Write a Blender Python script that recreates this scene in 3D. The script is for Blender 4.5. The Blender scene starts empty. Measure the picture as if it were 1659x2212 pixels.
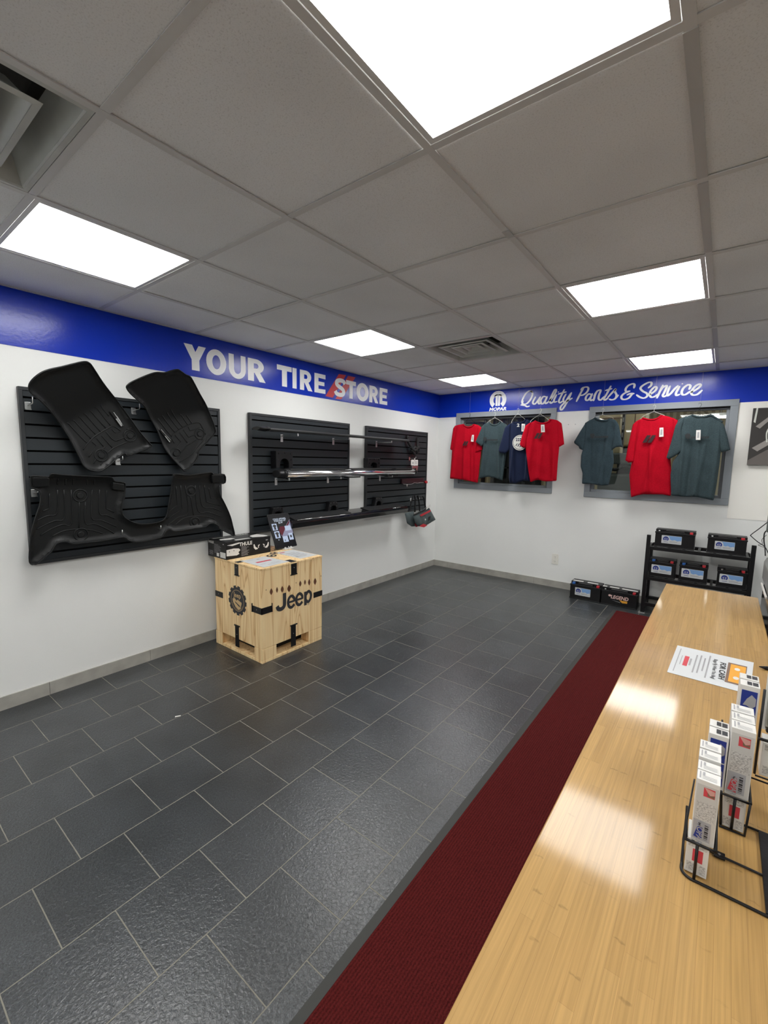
import bpy, bmesh, math, random
import numpy as np
from mathutils import Vector, Matrix, geometry, noise
random.seed(7)
# ---------------------------------------------------------------- camera
S = bpy.context.scene
COL = S.collection
CEIL = 2.3133
def make_camera():
    yaw, pitch, roll = 0.6564, -0.1174, 0.0186
    cy, sy, cp, sp = math.cos(yaw), math.sin(yaw), math.cos(pitch), math.sin(pitch)
    f = Vector((-sy*cp, cy*cp, sp)); r = Vector((cy, sy, 0)); u = r.cross(f)
    c, s = math.cos(roll), math.sin(roll)
    R = c*r + s*u; U = -s*r + c*u
    cam = bpy.data.cameras.new('camera'); o = bpy.data.objects.new('camera', cam); COL.objects.link(o)
    m = Matrix((R, U, -f)).transposed().to_4x4(); m.translation = Vector((3.1020, -5.1885, 1.4359))
    o.matrix_world = m
    cam.sensor_fit = 'HORIZONTAL'; cam.sensor_width = 36; cam.lens = 948.93/1659*36
    cam.clip_start = 0.05; cam.clip_end = 60
    S.camera = o
make_camera()
# ---------------------------------------------------------------- light and exposure
w = bpy.data.worlds.new('world'); S.world = w; w.use_nodes = True
w.node_tree.nodes['Background'].inputs[0].default_value = (.8, .9, 1, 1)
w.node_tree.nodes['Background'].inputs[1].default_value = 0.02
S.view_settings.view_transform = 'Standard'; S.view_settings.look = 'None'; S.view_settings.gamma = 1
S.view_settings.use_curve_mapping = False
S.view_settings.exposure = 0.10
PANEL_E = 14.0          # ceiling panels
GARAGE_E = 20.0         # tubes in the workshop
# ---------------------------------------------------------------- materials
def nt(name):
    m = bpy.data.materials.new(name); m.use_nodes = True
    n = m.node_tree; b = n.nodes['Principled BSDF']
    return m, n, b
def N(n, t, **k):
    x = n.nodes.new(t)
    for a, v in k.items():
        if a in x.inputs: x.inputs[a].default_value = v
        else: setattr(x, a, v)
    return x
def srgb(r, g, b):
    f = lambda c: ((c/255+.055)/1.055)**2.4 if c/255 > .04045 else c/255/12.92
    return (f(r), f(g), f(b), 1)
def mat(name, col, rough=.5, metal=0, bump=0, bscale=200, var=0, vscale=8, coat=0, spec=.5, emit=0, sheen=0):
    m, n, b = nt(name)
    b.inputs['Base Color'].default_value = col
    b.inputs['Roughness'].default_value = rough
    b.inputs['Metallic'].default_value = metal
    b.inputs['Coat Weight'].default_value = coat
    b.inputs['Specular IOR Level'].default_value = spec
    b.inputs['Sheen Weight'].default_value = sheen
    if emit:
        b.inputs['Emission Color'].default_value = col; b.inputs['Emission Strength'].default_value = emit
    tc = N(n, 'ShaderNodeTexCoord')
    if var:
        ns = N(n, 'ShaderNodeTexNoise', Scale=vscale, Detail=4.)
        n.links.new(tc.outputs['Object'], ns.inputs['Vector'])
        mp = N(n, 'ShaderNodeMapRange'); mp.inputs[1].default_value = .3; mp.inputs[2].default_value = .7
        mp.inputs[3].default_value = 1-var; mp.inputs[4].default_value = 1+var
        mx = N(n, 'ShaderNodeVectorMath', operation='SCALE'); mx.inputs[0].default_value = col[:3]
        n.links.new(ns.outputs['Fac'], mp.inputs[0]); n.links.new(mp.outputs[0], mx.inputs['Scale'])
        n.links.new(mx.outputs[0], b.inputs['Base Color'])
    if bump:
        ns = N(n, 'ShaderNodeTexNoise', Scale=bscale, Detail=3.)
        n.links.new(tc.outputs['Object'], ns.inputs['Vector'])
        bp = N(n, 'ShaderNodeBump', Strength=bump, Distance=.002)
        n.links.new(ns.outputs['Fac'], bp.inputs['Height']); n.links.new(bp.outputs[0], b.inputs['Normal'])
    return m
def world_xyz(n):
    g = N(n, 'ShaderNodeNewGeometry'); s = N(n, 'ShaderNodeSeparateXYZ'); n.links.new(g.outputs['Position'], s.inputs[0]); return g, s
def floor_material():
    m, n, b = nt('slate_tile'); g, s = world_xyz(n)
    ax = N(n, 'ShaderNodeMath', operation='ADD'); ax.inputs[1].default_value = 4.2926+.14125+.2825*40
    ay = N(n, 'ShaderNodeMath', operation='ADD'); ay.inputs[1].default_value = -.243+.2895*20
    n.links.new(s.outputs['Y'], ax.inputs[0]); n.links.new(s.outputs['X'], ay.inputs[0])
    c = N(n, 'ShaderNodeCombineXYZ'); n.links.new(ax.outputs[0], c.inputs['X']); n.links.new(ay.outputs[0], c.inputs['Y'])
    br = N(n, 'ShaderNodeTexBrick', offset=.5, offset_frequency=2, squash=1., squash_frequency=2)
    br.inputs['Scale'].default_value = 1; br.inputs['Brick Width'].default_value = .2825; br.inputs['Row Height'].default_value = .2895
    br.inputs['Mortar Size'].default_value = .0021; br.inputs['Mortar Smooth'].default_value = .25; br.inputs['Bias'].default_value = 0
    br.inputs['Color1'].default_value = (.030, .0335, .0365, 1); br.inputs['Color2'].default_value = (.0195, .0225, .025, 1)
    br.inputs['Mortar'].default_value = (.20, .19, .155, 1)
    n.links.new(c.outputs[0], br.inputs['Vector'])
    ns = N(n, 'ShaderNodeTexNoise', Scale=210., Detail=4., Roughness=.7)
    n2 = N(n, 'ShaderNodeTexNoise', Scale=4., Detail=3.)
    for q in (ns, n2): n.links.new(g.outputs['Position'], q.inputs['Vector'])
    r1 = N(n, 'ShaderNodeMapRange'); r1.inputs[1].default_value = .34; r1.inputs[2].default_value = .75; r1.inputs[3].default_value = .05; r1.inputs[4].default_value = 2.9
    r2 = N(n, 'ShaderNodeMapRange'); r2.inputs[1].default_value = .3; r2.inputs[2].default_value = .7; r2.inputs[3].default_value = .75; r2.inputs[4].default_value = 1.3
    n.links.new(ns.outputs['Fac'], r1.inputs[0]); n.links.new(n2.outputs['Fac'], r2.inputs[0])
    mu = N(n, 'ShaderNodeMath', operation='MULTIPLY', use_clamp=False); n.links.new(r1.outputs[0], mu.inputs[0]); n.links.new(r2.outputs[0], mu.inputs[1])
    # speckle only on tiles
    mixf = N(n, 'ShaderNodeMix', data_type='FLOAT'); n.links.new(br.outputs['Fac'], mixf.inputs[0]); n.links.new(mu.outputs[0], mixf.inputs[2]); mixf.inputs[3].default_value = 1
    sc = N(n, 'ShaderNodeVectorMath', operation='SCALE'); n.links.new(br.outputs['Color'], sc.inputs[0]); n.links.new(mixf.outputs[0], sc.inputs['Scale'])
    n.links.new(sc.outputs[0], b.inputs['Base Color'])
    rm = N(n, 'ShaderNodeMix', data_type='FLOAT'); n.links.new(br.outputs['Fac'], rm.inputs[0]); rm.inputs[2].default_value = .31; rm.inputs[3].default_value = .8
    n.links.new(rm.outputs[0], b.inputs['Roughness'])
    b.inputs['Specular IOR Level'].default_value = 1.0
    # cleft-stone relief, grout sunk
    n3 = N(n, 'ShaderNodeTexNoise', Scale=88., Detail=4., Roughness=.55, Distortion=.6); n.links.new(g.outputs['Position'], n3.inputs['Vector'])
    inv = N(n, 'ShaderNodeMath', operation='MULTIPLY_ADD'); inv.inputs[1].default_value = -1.; n.links.new(br.outputs['Fac'], inv.inputs[0]); n.links.new(n3.outputs['Fac'], inv.inputs[2])
    bp = N(n, 'ShaderNodeBump', Strength=.75, Distance=.0021); n.links.new(inv.outputs[0], bp.inputs['Height']); n.links.new(bp.outputs[0], b.inputs['Normal'])
    return m
def bamboo_material():
    m, n, b = nt('bamboo'); g, s = world_xyz(n)
    c = N(n, 'ShaderNodeCombineXYZ')
    a1 = N(n, 'ShaderNodeMath', operation='ADD'); a1.inputs[1].default_value = 20; n.links.new(s.outputs['Y'], a1.inputs[0])
    n.links.new(a1.outputs[0], c.inputs['X']); n.links.new(s.outputs['X'], c.inputs['Y'])
    br = N(n, 'ShaderNodeTexBrick', offset=.37, offset_frequency=2, squash=.72, squash_frequency=3)
    br.inputs['Scale'].default_value = 1; br.inputs['Brick Width'].default_value = .42; br.inputs['Row Height'].default_value = .0185
    br.inputs['Mortar Size'].default_value = .0004; br.inputs['Mortar Smooth'].default_value = 1.
    br.inputs['Color1'].default_value = (.45, .272, .092, 1); br.inputs['Color2'].default_value = (.395, .232, .074, 1); br.inputs['Mortar'].default_value = (.31, .175, .06, 1)
    n.links.new(c.outputs[0], br.inputs['Vector'])
    mp = N(n, 'ShaderNodeMapping'); mp.inputs['Scale'].default_value = (320, 5, 1); n.links.new(g.outputs['Position'], mp.inputs[0])
    fi = N(n, 'ShaderNodeTexNoise', Scale=1., Detail=5., Roughness=.6); n.links.new(mp.outputs[0], fi.inputs['Vector'])
    r1 = N(n, 'ShaderNodeMapRange'); r1.inputs[1].default_value = .25; r1.inputs[2].default_value = .75; r1.inputs[3].default_value = .80; r1.inputs[4].default_value = 1.19
    n.links.new(fi.outputs['Fac'], r1.inputs[0])
    # nodes of the culm: short darker dashes across each strip
    b2 = N(n, 'ShaderNodeTexBrick', offset=.43, offset_frequency=3, squash=.6, squash_frequency=2)
    b2.inputs['Scale'].default_value = 1; b2.inputs['Brick Width'].default_value = .31; b2.inputs['Row Height'].default_value = .0185
    b2.inputs['Mortar Size'].default_value = .0028; b2.inputs['Mortar Smooth'].default_value = .9
    ds = N(n, 'ShaderNodeTexNoise', Scale=90., Detail=2.); n.links.new(g.outputs['Position'], ds.inputs['Vector'])
    dv = N(n, 'ShaderNodeVectorMath', operation='MULTIPLY_ADD'); dv.inputs[1].default_value = (.012, .0, 0); n.links.new(ds.outputs['Color'], dv.inputs[0]); n.links.new(c.outputs[0], dv.inputs[2])
    n.links.new(dv.outputs[0], b2.inputs['Vector'])
    # keep only marks that cross a strip: compare with a strip-interior mask
    mk = N(n, 'ShaderNodeMath', operation='MULTIPLY'); mk.inputs[1].default_value = .26; n.links.new(b2.outputs['Fac'], mk.inputs[0])
    fr = N(n, 'ShaderNodeMath', operation='PINGPONG'); fr.inputs[1].default_value = .00925; n.links.new(s.outputs['X'], fr.inputs[0])
    gt = N(n, 'ShaderNodeMapRange'); gt.inputs[1].default_value = .001; gt.inputs[2].default_value = .004; n.links.new(fr.outputs[0], gt.inputs[0])
    mk2 = N(n, 'ShaderNodeMath', operation='MULTIPLY'); n.links.new(mk.outputs[0], mk2.inputs[0]); n.links.new(gt.outputs[0], mk2.inputs[1])
    pn = N(n, 'ShaderNodeTexNoise', Scale=11., Detail=1.); n.links.new(g.outputs['Position'], pn.inputs['Vector'])
    pg = N(n, 'ShaderNodeMapRange'); pg.inputs[1].default_value = .40; pg.inputs[2].default_value = .55; n.links.new(pn.outputs['Fac'], pg.inputs[0])
    mk3 = N(n, 'ShaderNodeMath', operation='MULTIPLY'); n.links.new(mk2.outputs[0], mk3.inputs[0]); n.links.new(pg.outputs[0], mk3.inputs[1])
    sb = N(n, 'ShaderNodeMath', operation='SUBTRACT'); n.links.new(r1.outputs[0], sb.inputs[0]); n.links.new(mk3.outputs[0], sb.inputs[1])
    sc = N(n, 'ShaderNodeVectorMath', operation='SCALE'); n.links.new(br.outputs['Color'], sc.inputs[0]); n.links.new(sb.outputs[0], sc.inputs['Scale'])
    n.links.new(sc.outputs[0], b.inputs['Base Color'])
    b.inputs['Roughness'].default_value = .55; b.inputs['Specular IOR Level'].default_value = .3; b.inputs['Coat Weight'].default_value = .50; b.inputs['Coat Roughness'].default_value = .09
    n4 = N(n, 'ShaderNodeTexNoise', Scale=22., Detail=2.); n.links.new(g.outputs['Position'], n4.inputs['Vector'])
    bp = N(n, 'ShaderNodeBump', Strength=.22, Distance=.002); n.links.new(n4.outputs['Fac'], bp.inputs['Height']); n.links.new(bp.outputs[0], b.inputs['Normal'])
    return m
def carpet_material():
    m, n, b = nt('ribbed_carpet'); g, s = world_xyz(n)
    ns = N(n, 'ShaderNodeTexNoise', Scale=260., Detail=3.); n.links.new(g.outputs['Position'], ns.inputs['Vector'])
    wv = N(n, 'ShaderNodeTexWave', wave_type='BANDS', bands_direction='X', Scale=34., Distortion=.5, Detail=1.); wv.inputs['Detail Scale'].default_value = 3
    n.links.new(g.outputs['Position'], wv.inputs['Vector'])
    wh = N(n, 'ShaderNodeMath', operation='MULTIPLY'); wh.inputs[1].default_value = .45; n.links.new(wv.outputs['Fac'], wh.inputs[0])
    ad = N(n, 'ShaderNodeMath', operation='MULTIPLY_ADD'); ad.inputs[1].default_value = 1.5; n.links.new(ns.outputs['Fac'], ad.inputs[0]); n.links.new(wh.outputs[0], ad.inputs[2])
    cr = N(n, 'ShaderNodeMapRange'); cr.inputs[1].default_value = .45; cr.inputs[2].default_value = 1.5; cr.inputs[3].default_value = .5; cr.inputs[4].default_value = 1.35
    n.links.new(ad.outputs[0], cr.inputs[0])
    sc = N(n, 'ShaderNodeVectorMath', operation='SCALE'); sc.inputs[0].default_value = (.098, .012, .0115); n.links.new(cr.outputs[0], sc.inputs['Scale']); n.links.new(sc.outputs[0], b.inputs['Base Color'])
    b.inputs['Roughness'].default_value = .95; b.inputs['Specular IOR Level'].default_value = .1
    bp = N(n, 'ShaderNodeBump', Strength=.8, Distance=.004); n.links.new(ad.outputs[0], bp.inputs['Height']); n.links.new(bp.outputs[0], b.inputs['Normal'])
    return m
def plywood_material():
    m, n, b = nt('pine_plywood'); g, s = world_xyz(n)
    tc = N(n, 'ShaderNodeTexCoord')
    mp = N(n, 'ShaderNodeMapping'); mp.inputs['Scale'].default_value = (6, 6, .6); n.links.new(tc.outputs['Object'], mp.inputs[0])
    ns = N(n, 'ShaderNodeTexNoise', Scale=1.3, Detail=2., Distortion=.9); n.links.new(mp.outputs[0], ns.inputs['Vector'])
    mm = N(n, 'ShaderNodeMath', operation='MULTIPLY'); mm.inputs[1].default_value = 7.; n.links.new(ns.outputs['Fac'], mm.inputs[0])
    fr = N(n, 'ShaderNodeMath', operation='FRACT'); n.links.new(mm.outputs[0], fr.inputs[0])
    rp = N(n, 'ShaderNodeValToRGB'); e = rp.color_ramp.elements
    e[0].position = 0; e[0].color = (.82, .55, .27, 1); e[1].position = .45; e[1].color = (.94, .72, .40, 1)
    for p_, c_ in ((.84, (.90, .65, .34, 1)), (.95, (.62, .36, .15, 1)), (1., (.82, .55, .27, 1))):
        k = e.new(p_); k.color = c_
    n.links.new(fr.outputs[0], rp.inputs[0])
    mp2 = N(n, 'ShaderNodeMapping'); mp2.inputs['Scale'].default_value = (160, 160, 3); n.links.new(tc.outputs['Object'], mp2.inputs[0])
    fi = N(n, 'ShaderNodeTexNoise', Scale=1., Detail=3.); n.links.new(mp2.outputs[0], fi.inputs['Vector'])
    r1 = N(n, 'ShaderNodeMapRange'); r1.inputs[3].default_value = .93; r1.inputs[4].default_value = 1.06; n.links.new(fi.outputs['Fac'], r1.inputs[0])
    sc = N(n, 'ShaderNodeVectorMath', operation='SCALE'); n.links.new(rp.outputs[0], sc.inputs[0]); n.links.new(r1.outputs[0], sc.inputs['Scale'])
    n.links.new(sc.outputs[0], b.inputs['Base Color']); b.inputs['Roughness'].default_value = .6
    return m
def ceiling_material():
    m, n, b = nt('acoustic_tile'); g, s = world_xyz(n)
    v = N(n, 'ShaderNodeTexNoise', Scale=230., Detail=4., Roughness=.7); n.links.new(g.outputs['Position'], v.inputs['Vector'])
    n2 = N(n, 'ShaderNodeTexNoise', Scale=1.6, Detail=2.); n.links.new(g.outputs['Position'], n2.inputs['Vector'])
    rp = N(n, 'ShaderNodeValToRGB'); e = rp.color_ramp.elements
    e[0].position = .30; e[0].color = (.65, .66, .66, 1); e[1].position = .47; e[1].color = (.85, .865, .875, 1)
    n.links.new(v.outputs['Fac'], rp.inputs[0])
    r2 = N(n, 'ShaderNodeMapRange'); r2.inputs[1].default_value = .3; r2.inputs[2].default_value = .7; r2.inputs[3].default_value = .93; r2.inputs[4].default_value = 1.06; n.links.new(n2.outputs['Fac'], r2.inputs[0])
    sc = N(n, 'ShaderNodeVectorMath', operation='SCALE'); n.links.new(rp.outputs[0], sc.inputs[0]); n.links.new(r2.outputs[0], sc.inputs['Scale']); n.links.new(sc.outputs[0], b.inputs['Base Color'])
    b.inputs['Roughness'].default_value = .9
    bp = N(n, 'ShaderNodeBump', Strength=.35, Distance=.002); n.links.new(v.outputs['Fac'], bp.inputs['Height']); n.links.new(bp.outputs[0], b.inputs['Normal'])
    return m
def stripe_material(name, c1, c2, axis, pitch, rough=.6, duty=.5):
    m, n, b = nt(name); g, s = world_xyz(n)
    md = N(n, 'ShaderNodeMath', operation='FRACT'); dv = N(n, 'ShaderNodeMath', operation='DIVIDE'); dv.inputs[1].default_value = pitch
    n.links.new(s.outputs[axis], dv.inputs[0]); n.links.new(dv.outputs[0], md.inputs[0])
    gt = N(n, 'ShaderNodeMath', operation='GREATER_THAN'); gt.inputs[1].default_value = duty; n.links.new(md.outputs[0], gt.inputs[0])
    mx = N(n, 'ShaderNodeMix', data_type='RGBA'); mx.inputs[6].default_value = c1; mx.inputs[7].default_value = c2
    n.links.new(gt.outputs[0], mx.inputs[0]); n.links.new(mx.outputs[2], b.inputs['Base Color']); b.inputs['Roughness'].default_value = rough
    return m
def print_material(name, bg, ink, scale=(30, 30, 260), thr=.52, rough=.5):
    """fine rows of unreadable small print: ink dashes on a paper colour, laid out in the thing's own space"""
    m, n, b = nt(name); tc = N(n, 'ShaderNodeTexCoord')
    mp = N(n, 'ShaderNodeMapping'); mp.inputs['Scale'].default_value = scale; n.links.new(tc.outputs['Object'], mp.inputs[0])
    ns = N(n, 'ShaderNodeTexNoise', Scale=6., Detail=2.); n.links.new(mp.outputs[0], ns.inputs['Vector'])
    gt = N(n, 'ShaderNodeMapRange'); gt.inputs[1].default_value = thr; gt.inputs[2].default_value = thr+.05; n.links.new(ns.outputs['Fac'], gt.inputs[0])
    mx = N(n, 'ShaderNodeMix', data_type='RGBA'); mx.inputs[6].default_value = bg; mx.inputs[7].default_value = ink
    n.links.new(gt.outputs[0], mx.inputs[0]); n.links.new(mx.outputs[2], b.inputs['Base Color']); b.inputs['Roughness'].default_value = rough
    return m
def emit_material(name, col, st, base=.8):
    m, n, b = nt(name); b.inputs['Base Color'].default_value = (base, base, base, 1); b.inputs['Specular IOR Level'].default_value = .2
    b.inputs['Emission Color'].default_value = col; b.inputs['Emission Strength'].default_value = st
    return m
def glass_material():
    m, n, b = nt('window_glass'); n.nodes.remove(b)
    t = N(n, 'ShaderNodeBsdfTransparent'); t.inputs[0].default_value = (.92, .95, .94, 1)
    gl = N(n, 'ShaderNodeBsdfGlossy', Roughness=.02); fr = N(n, 'ShaderNodeFresnel', IOR=1.5)
    mx = N(n, 'ShaderNodeMixShader'); n.links.new(fr.outputs[0], mx.inputs[0]); n.links.new(t.outputs[0], mx.inputs[1]); n.links.new(gl.outputs[0], mx.inputs[2])
    n.links.new(mx.outputs[0], n.nodes['Material Output'].inputs[0]); return m
def clear_material():
    m, n, b = nt('clear_plastic'); n.nodes.remove(b)
    t = N(n, 'ShaderNodeBsdfTransparent'); t.inputs[0].default_value = (.93, .96, .95, 1)
    gl = N(n, 'ShaderNodeBsdfGlossy', Roughness=.08); fr = N(n, 'ShaderNodeFresnel', IOR=1.5)
    mx = N(n, 'ShaderNodeMixShader'); n.links.new(fr.outputs[0], mx.inputs[0]); n.links.new(t.outputs[0], mx.inputs[1]); n.links.new(gl.outputs[0], mx.inputs[2])
    n.links.new(mx.outputs[0], n.nodes['Material Output'].inputs[0]); return m
M = dict(
 floor=floor_material(), bamboo=bamboo_material(), carpet=carpet_material(), ply=plywood_material(), tile=ceiling_material(),
 wall=mat('painted_wall', (.825, .835, .815, 1), .55, bump=.25, bscale=160, var=.015, vscale=2),
 wall_white=mat('white_paint', (.90, .885, .83, 1), .5, bump=.2, bscale=160),
 base=mat('grey_base_tile', (.36, .35, .315, 1), .5, var=.14, vscale=9, bump=.2),
 grout=mat('dark_joint', (.12, .12, .11, 1), .8),
 blue=mat('blue_vinyl', (.001, .028, .44, 1), .22, bump=.25, bscale=55, spec=.38),
 vinyl=mat('white_vinyl', (.86, .87, .88, 1), .35, bump=.2, bscale=55),
 redv=mat('red_vinyl', (.55, .02, .03, 1), .35),
 tbar=mat('grid_metal', (.66, .66, .65, 1), .45),
 tbar_dark=mat('grid_cover_strip', (.50, .50, .49, 1), .45),
 lens=emit_material('lit_lens', (1, .995, .975, 1), PANEL_E),
 lframe=mat('white_lamp_frame', (.75, .75, .74, 1), .35),
 vent=mat('grey_vent_metal', (.55, .57, .54, 1), .4, var=.12, vscale=5),
 ventdark=mat('dark_duct', (.05, .05, .045, 1), .7),  # duct interior in one near-black colour
 slat=mat('charcoal_slatwall', (.018, .0235, .028, 1), .42, bump=.1, bscale=300, spec=.4),
 slatframe=mat('slatwall_frame', (.026, .029, .032, 1), .45, spec=.4),
 groove=mat('slot', (.003, .003, .003, 1), .9, spec=.1),
 rubber=mat('black_rubber', (.0040, .0050, .0054, 1), .42, bump=.35, bscale=420, spec=.38),
 chrome=mat('chrome', (.82, .83, .84, 1), .13, 1),
 steel=mat('brushed_steel', (.62, .63, .63, 1), .35, 1),
 black=mat('black_plastic', (.005, .005, .006, 1), .42, spec=.35, bump=.1, bscale=200),
 blackgloss=mat('gloss_black', (.006, .006, .007, 1), .12, coat=.5),
 blackmetal=mat('black_powder_coat', (.006, .006, .007, 1), .38, spec=.35),
 gun=mat('dark_step_plate', (.03, .031, .032, 1), .45, .3, bump=.3, bscale=300),
 frame=mat('grey_painted_steel', (.25, .275, .30, 1), .45),
 glass=glass_material(), clear=clear_material(),
 red=mat('heather_red_cotton', (.43, .004, .016, 1), .9, var=.16, vscale=150, bump=.3, bscale=500, sheen=.0, spec=.08),
 grey=mat('heather_slate_cotton', (.032, .051, .062, 1), .9, var=.2, vscale=150, bump=.3, bscale=500, sheen=.05, spec=.1),
 grey_b=mat('heather_teal_grey_cotton', (.040, .061, .068, 1), .9, var=.2, vscale=150, bump=.3, bscale=500, sheen=.05, spec=.1),
 navy=mat('navy_cotton', (.012, .018, .046, 1), .9, var=.1, vscale=150, bump=.3, bscale=500, sheen=.05, spec=.1),
 darkink=mat('dark_ink', (.028, .008, .010, 1), .8),
 greyink=mat('black_ink', (.016, .020, .022, 1), .8),
 whiteink=mat('off_white_ink', (.62, .62, .58, 1), .8),
 paper=mat('white_paper', (.62, .64, .65, 1), .55), card=mat('white_card', (.70, .69, .66, 1), .45),
 greyprint=print_material('small_grey_print', (.60, .59, .565, 1), (.33, .32, .31, 1), (60, 60, 160), .5),
 greyside=mat('pale_grey_card', (.55, .545, .52, 1), .5),
 ink=mat('ink', (.03, .03, .035, 1), .6), greytxt=mat('grey_print', (.35, .35, .36, 1), .6), redink=mat('red_print', (.60, .05, .07, 1), .6),
 blueink=mat('blue_print', (.012, .035, .26, 1), .45), ltblue=mat('light_blue_print', (.20, .38, .70, 1), .45), skin=mat('pink_print', (.62, .33, .29, 1), .6),
 orange=mat('orange_print', (.78, .36, .03, 1), .6), brown=mat('brown_print', (.20, .12, .08, 1), .6), silver=mat('silver_print', (.36, .365, .39, 1), .4),
 redp=mat('red_plastic', (.50, .02, .03, 1), .4), bluep=mat('blue_plastic', (.02, .12, .42, 1), .4),
 line=mat('fishing_line', (.6, .6, .6, 1), .3), wire=mat('white_wire', (.68, .67, .62, 1), .35),
 outlet=mat('outlet_plastic', (.80, .79, .73, 1), .35), knot=mat('pine_knot', (.13, .045, .018, 1), .6), screw=mat('screw_head', (.4, .4, .4, 1), .4, 1),
 bag=mat('grey_canvas', (.08, .105, .108, 1), .7, bump=.3, bscale=300), bagred=mat('red_canvas', (.52, .02, .035, 1), .6), strap=mat('black_webbing', (.010, .010, .011, 1), .8),
 edge=mat('mat_vinyl_edge', (.035, .036, .032, 1), .6),
 lam=mat('counter_side_laminate', (.16, .12, .085, 1), .5),
 tan=mat('tan_painted_panel', (.60, .51, .32, 1), .5, var=.05), tanribs=stripe_material('tan_corrugation_shading', (.55, .48, .32, 1), (.32, .27, .17, 1), 'X', .11),
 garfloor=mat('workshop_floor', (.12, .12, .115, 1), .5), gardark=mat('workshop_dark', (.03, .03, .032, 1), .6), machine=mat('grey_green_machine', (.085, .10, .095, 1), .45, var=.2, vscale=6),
 tube=emit_material('lit_tube', (1, .98, .93, 1), GARAGE_E),
 screenblack=mat('screen_black', (.004, .004, .006, 1), .25, spec=.12), leak=emit_material('leak_glow_strip', (1, .98, .92, 1), 2.5),
 scrwhite=emit_material('screen_pale', (.55, .65, .85, 1), .75, .02), scrtext=emit_material('screen_white', (.75, .85, 1, 1), .8, .02), scrred=emit_material('screen_dark_red', (.10, .008, .02, 1), .9, .01), scrgrey=emit_material('screen_grey', (.30, .30, .42, 1), .8, .01),
)
# ---------------------------------------------------------------- helpers
def tag(o, label=None, cat=None, group=None, kind=None):
    if label: o['label'] = label
    if cat: o['category'] = cat
    if group: o['group'] = group
    if kind: o['kind'] = kind
    return o
def wm(o):
    m = o.matrix_basis.copy()
    while o.parent is not None:
        o = o.parent; m = o.matrix_basis @ m
    return m
def obj(name, bm, m, parent=None, smooth=False, solid=0, bevel=0, auto=None):
    me = bpy.data.meshes.new(name); bm.normal_update(); bm.to_mesh(me); bm.free()
    for q in (m if isinstance(m, (list, tuple)) else [m]): me.materials.append(q)
    if smooth:
        for p in me.polygons: p.use_smooth = True
    o = bpy.data.objects.new(name, me); COL.objects.link(o)
    if parent is not None:
        o.parent = parent; me.transform(wm(parent).inverted())
    if solid:
        s = o.modifiers.new('s', 'SOLIDIFY'); s.thickness = solid; s.offset = -1
    if bevel:
        b = o.modifiers.new('b', 'BEVEL'); b.width = bevel; b.segments = 2; b.limit_method = 'ANGLE'; b.angle_limit = math.radians(40)
    return o
def thing(name, loc, label, cat, group=None, rz=0):
    o = bpy.data.objects.new(name, None); COL.objects.link(o); o.empty_display_size = .05
    o.location = loc; o.rotation_euler = (0, 0, rz)
    o.matrix_basis = Matrix.Translation(loc) @ Matrix.Rotation(rz, 4, 'Z')
    return tag(o, label, cat, group)
def struct(name, bm, m, **k):
    o = obj(name, bm, m, **k); o['kind'] = 'structure'; return o
def nb(): return bmesh.new()
def box(bm, x0, x1, y0, y1, z0, z1, mi=0, M4=None):
    c = [Vector((x, y, z)) for x in (x0, x1) for y in (y0, y1) for z in (z0, z1)]
    if M4 is not None: c = [M4 @ q for q in c]
    v = [bm.verts.new(q) for q in c]
    for f in ((0, 1, 3, 2), (4, 6, 7, 5), (0, 4, 5, 1), (2, 3, 7, 6), (0, 2, 6, 4), (1, 5, 7, 3)):
        fc = bm.faces.new([v[i] for i in f]); fc.material_index = mi
    return v
def bx(x0, x1, y0, y1, z0, z1):
    bm = nb(); box(bm, x0, x1, y0, y1, z0, z1); return bm
def prism(bm, pts, vec, mi=0):
    """closed polygon of 3-D points extruded along vec"""
    a = [bm.verts.new(p) for p in pts]; b = [bm.verts.new(Vector(p)+Vector(vec)) for p in pts]
    n = len(pts); fs = []
    try: fs.append(bm.faces.new(a)); fs.append(bm.faces.new(b[::-1]))
    except ValueError: pass
    for i in range(n): fs.append(bm.faces.new([a[i], b[i], b[(i+1) % n], a[(i+1) % n]]))
    for f in fs: f.material_index = mi
    bmesh.ops.recalc_face_normals(bm, faces=fs)
def tube(bm, pts, r, seg=8, closed=False, mi=0, ry=None):
    pts = [Vector(p) for p in pts]; n = len(pts); rings = []
    up = None
    for i, p in enumerate(pts):
        if closed: t = pts[(i+1) % n]-pts[i-1]
        else: t = pts[min(i+1, n-1)]-pts[max(i-1, 0)]
        t.normalize()
        if up is None:
            up = Vector((0, 0, 1)) if abs(t.z) < .9 else Vector((1, 0, 0))
        a = t.cross(up)
        if a.length < 1e-4: a = t.cross(Vector((0, 1, 0)))
        a.normalize(); b = a.cross(t); up = b
        rr = r[i] if isinstance(r, (list, tuple)) else r
        rb = ry if ry else rr
        rings.append([bm.verts.new(p+a*rr*math.cos(2*math.pi*k/seg)+b*rb*math.sin(2*math.pi*k/seg)) for k in range(seg)])
    m = n if closed else n-1
    for i in range(m):
        A, B_ = rings[i], rings[(i+1) % n]
        for k in range(seg):
            f = bm.faces.new([A[k], A[(k+1) % seg], B_[(k+1) % seg], B_[k]]); f.material_index = mi; f.smooth = True
    if not closed:
        bm.faces.new(rings[0][::-1]).material_index = mi; bm.faces.new(rings[-1]).material_index = mi
def cyl(bm, c, axis, r, h, seg=24, mi=0, r2=None):
    c = Vector(c); a = Vector(axis).normalized(); tube2(bm, c, c+a*h, r, r if r2 is None else r2, seg, mi)
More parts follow.
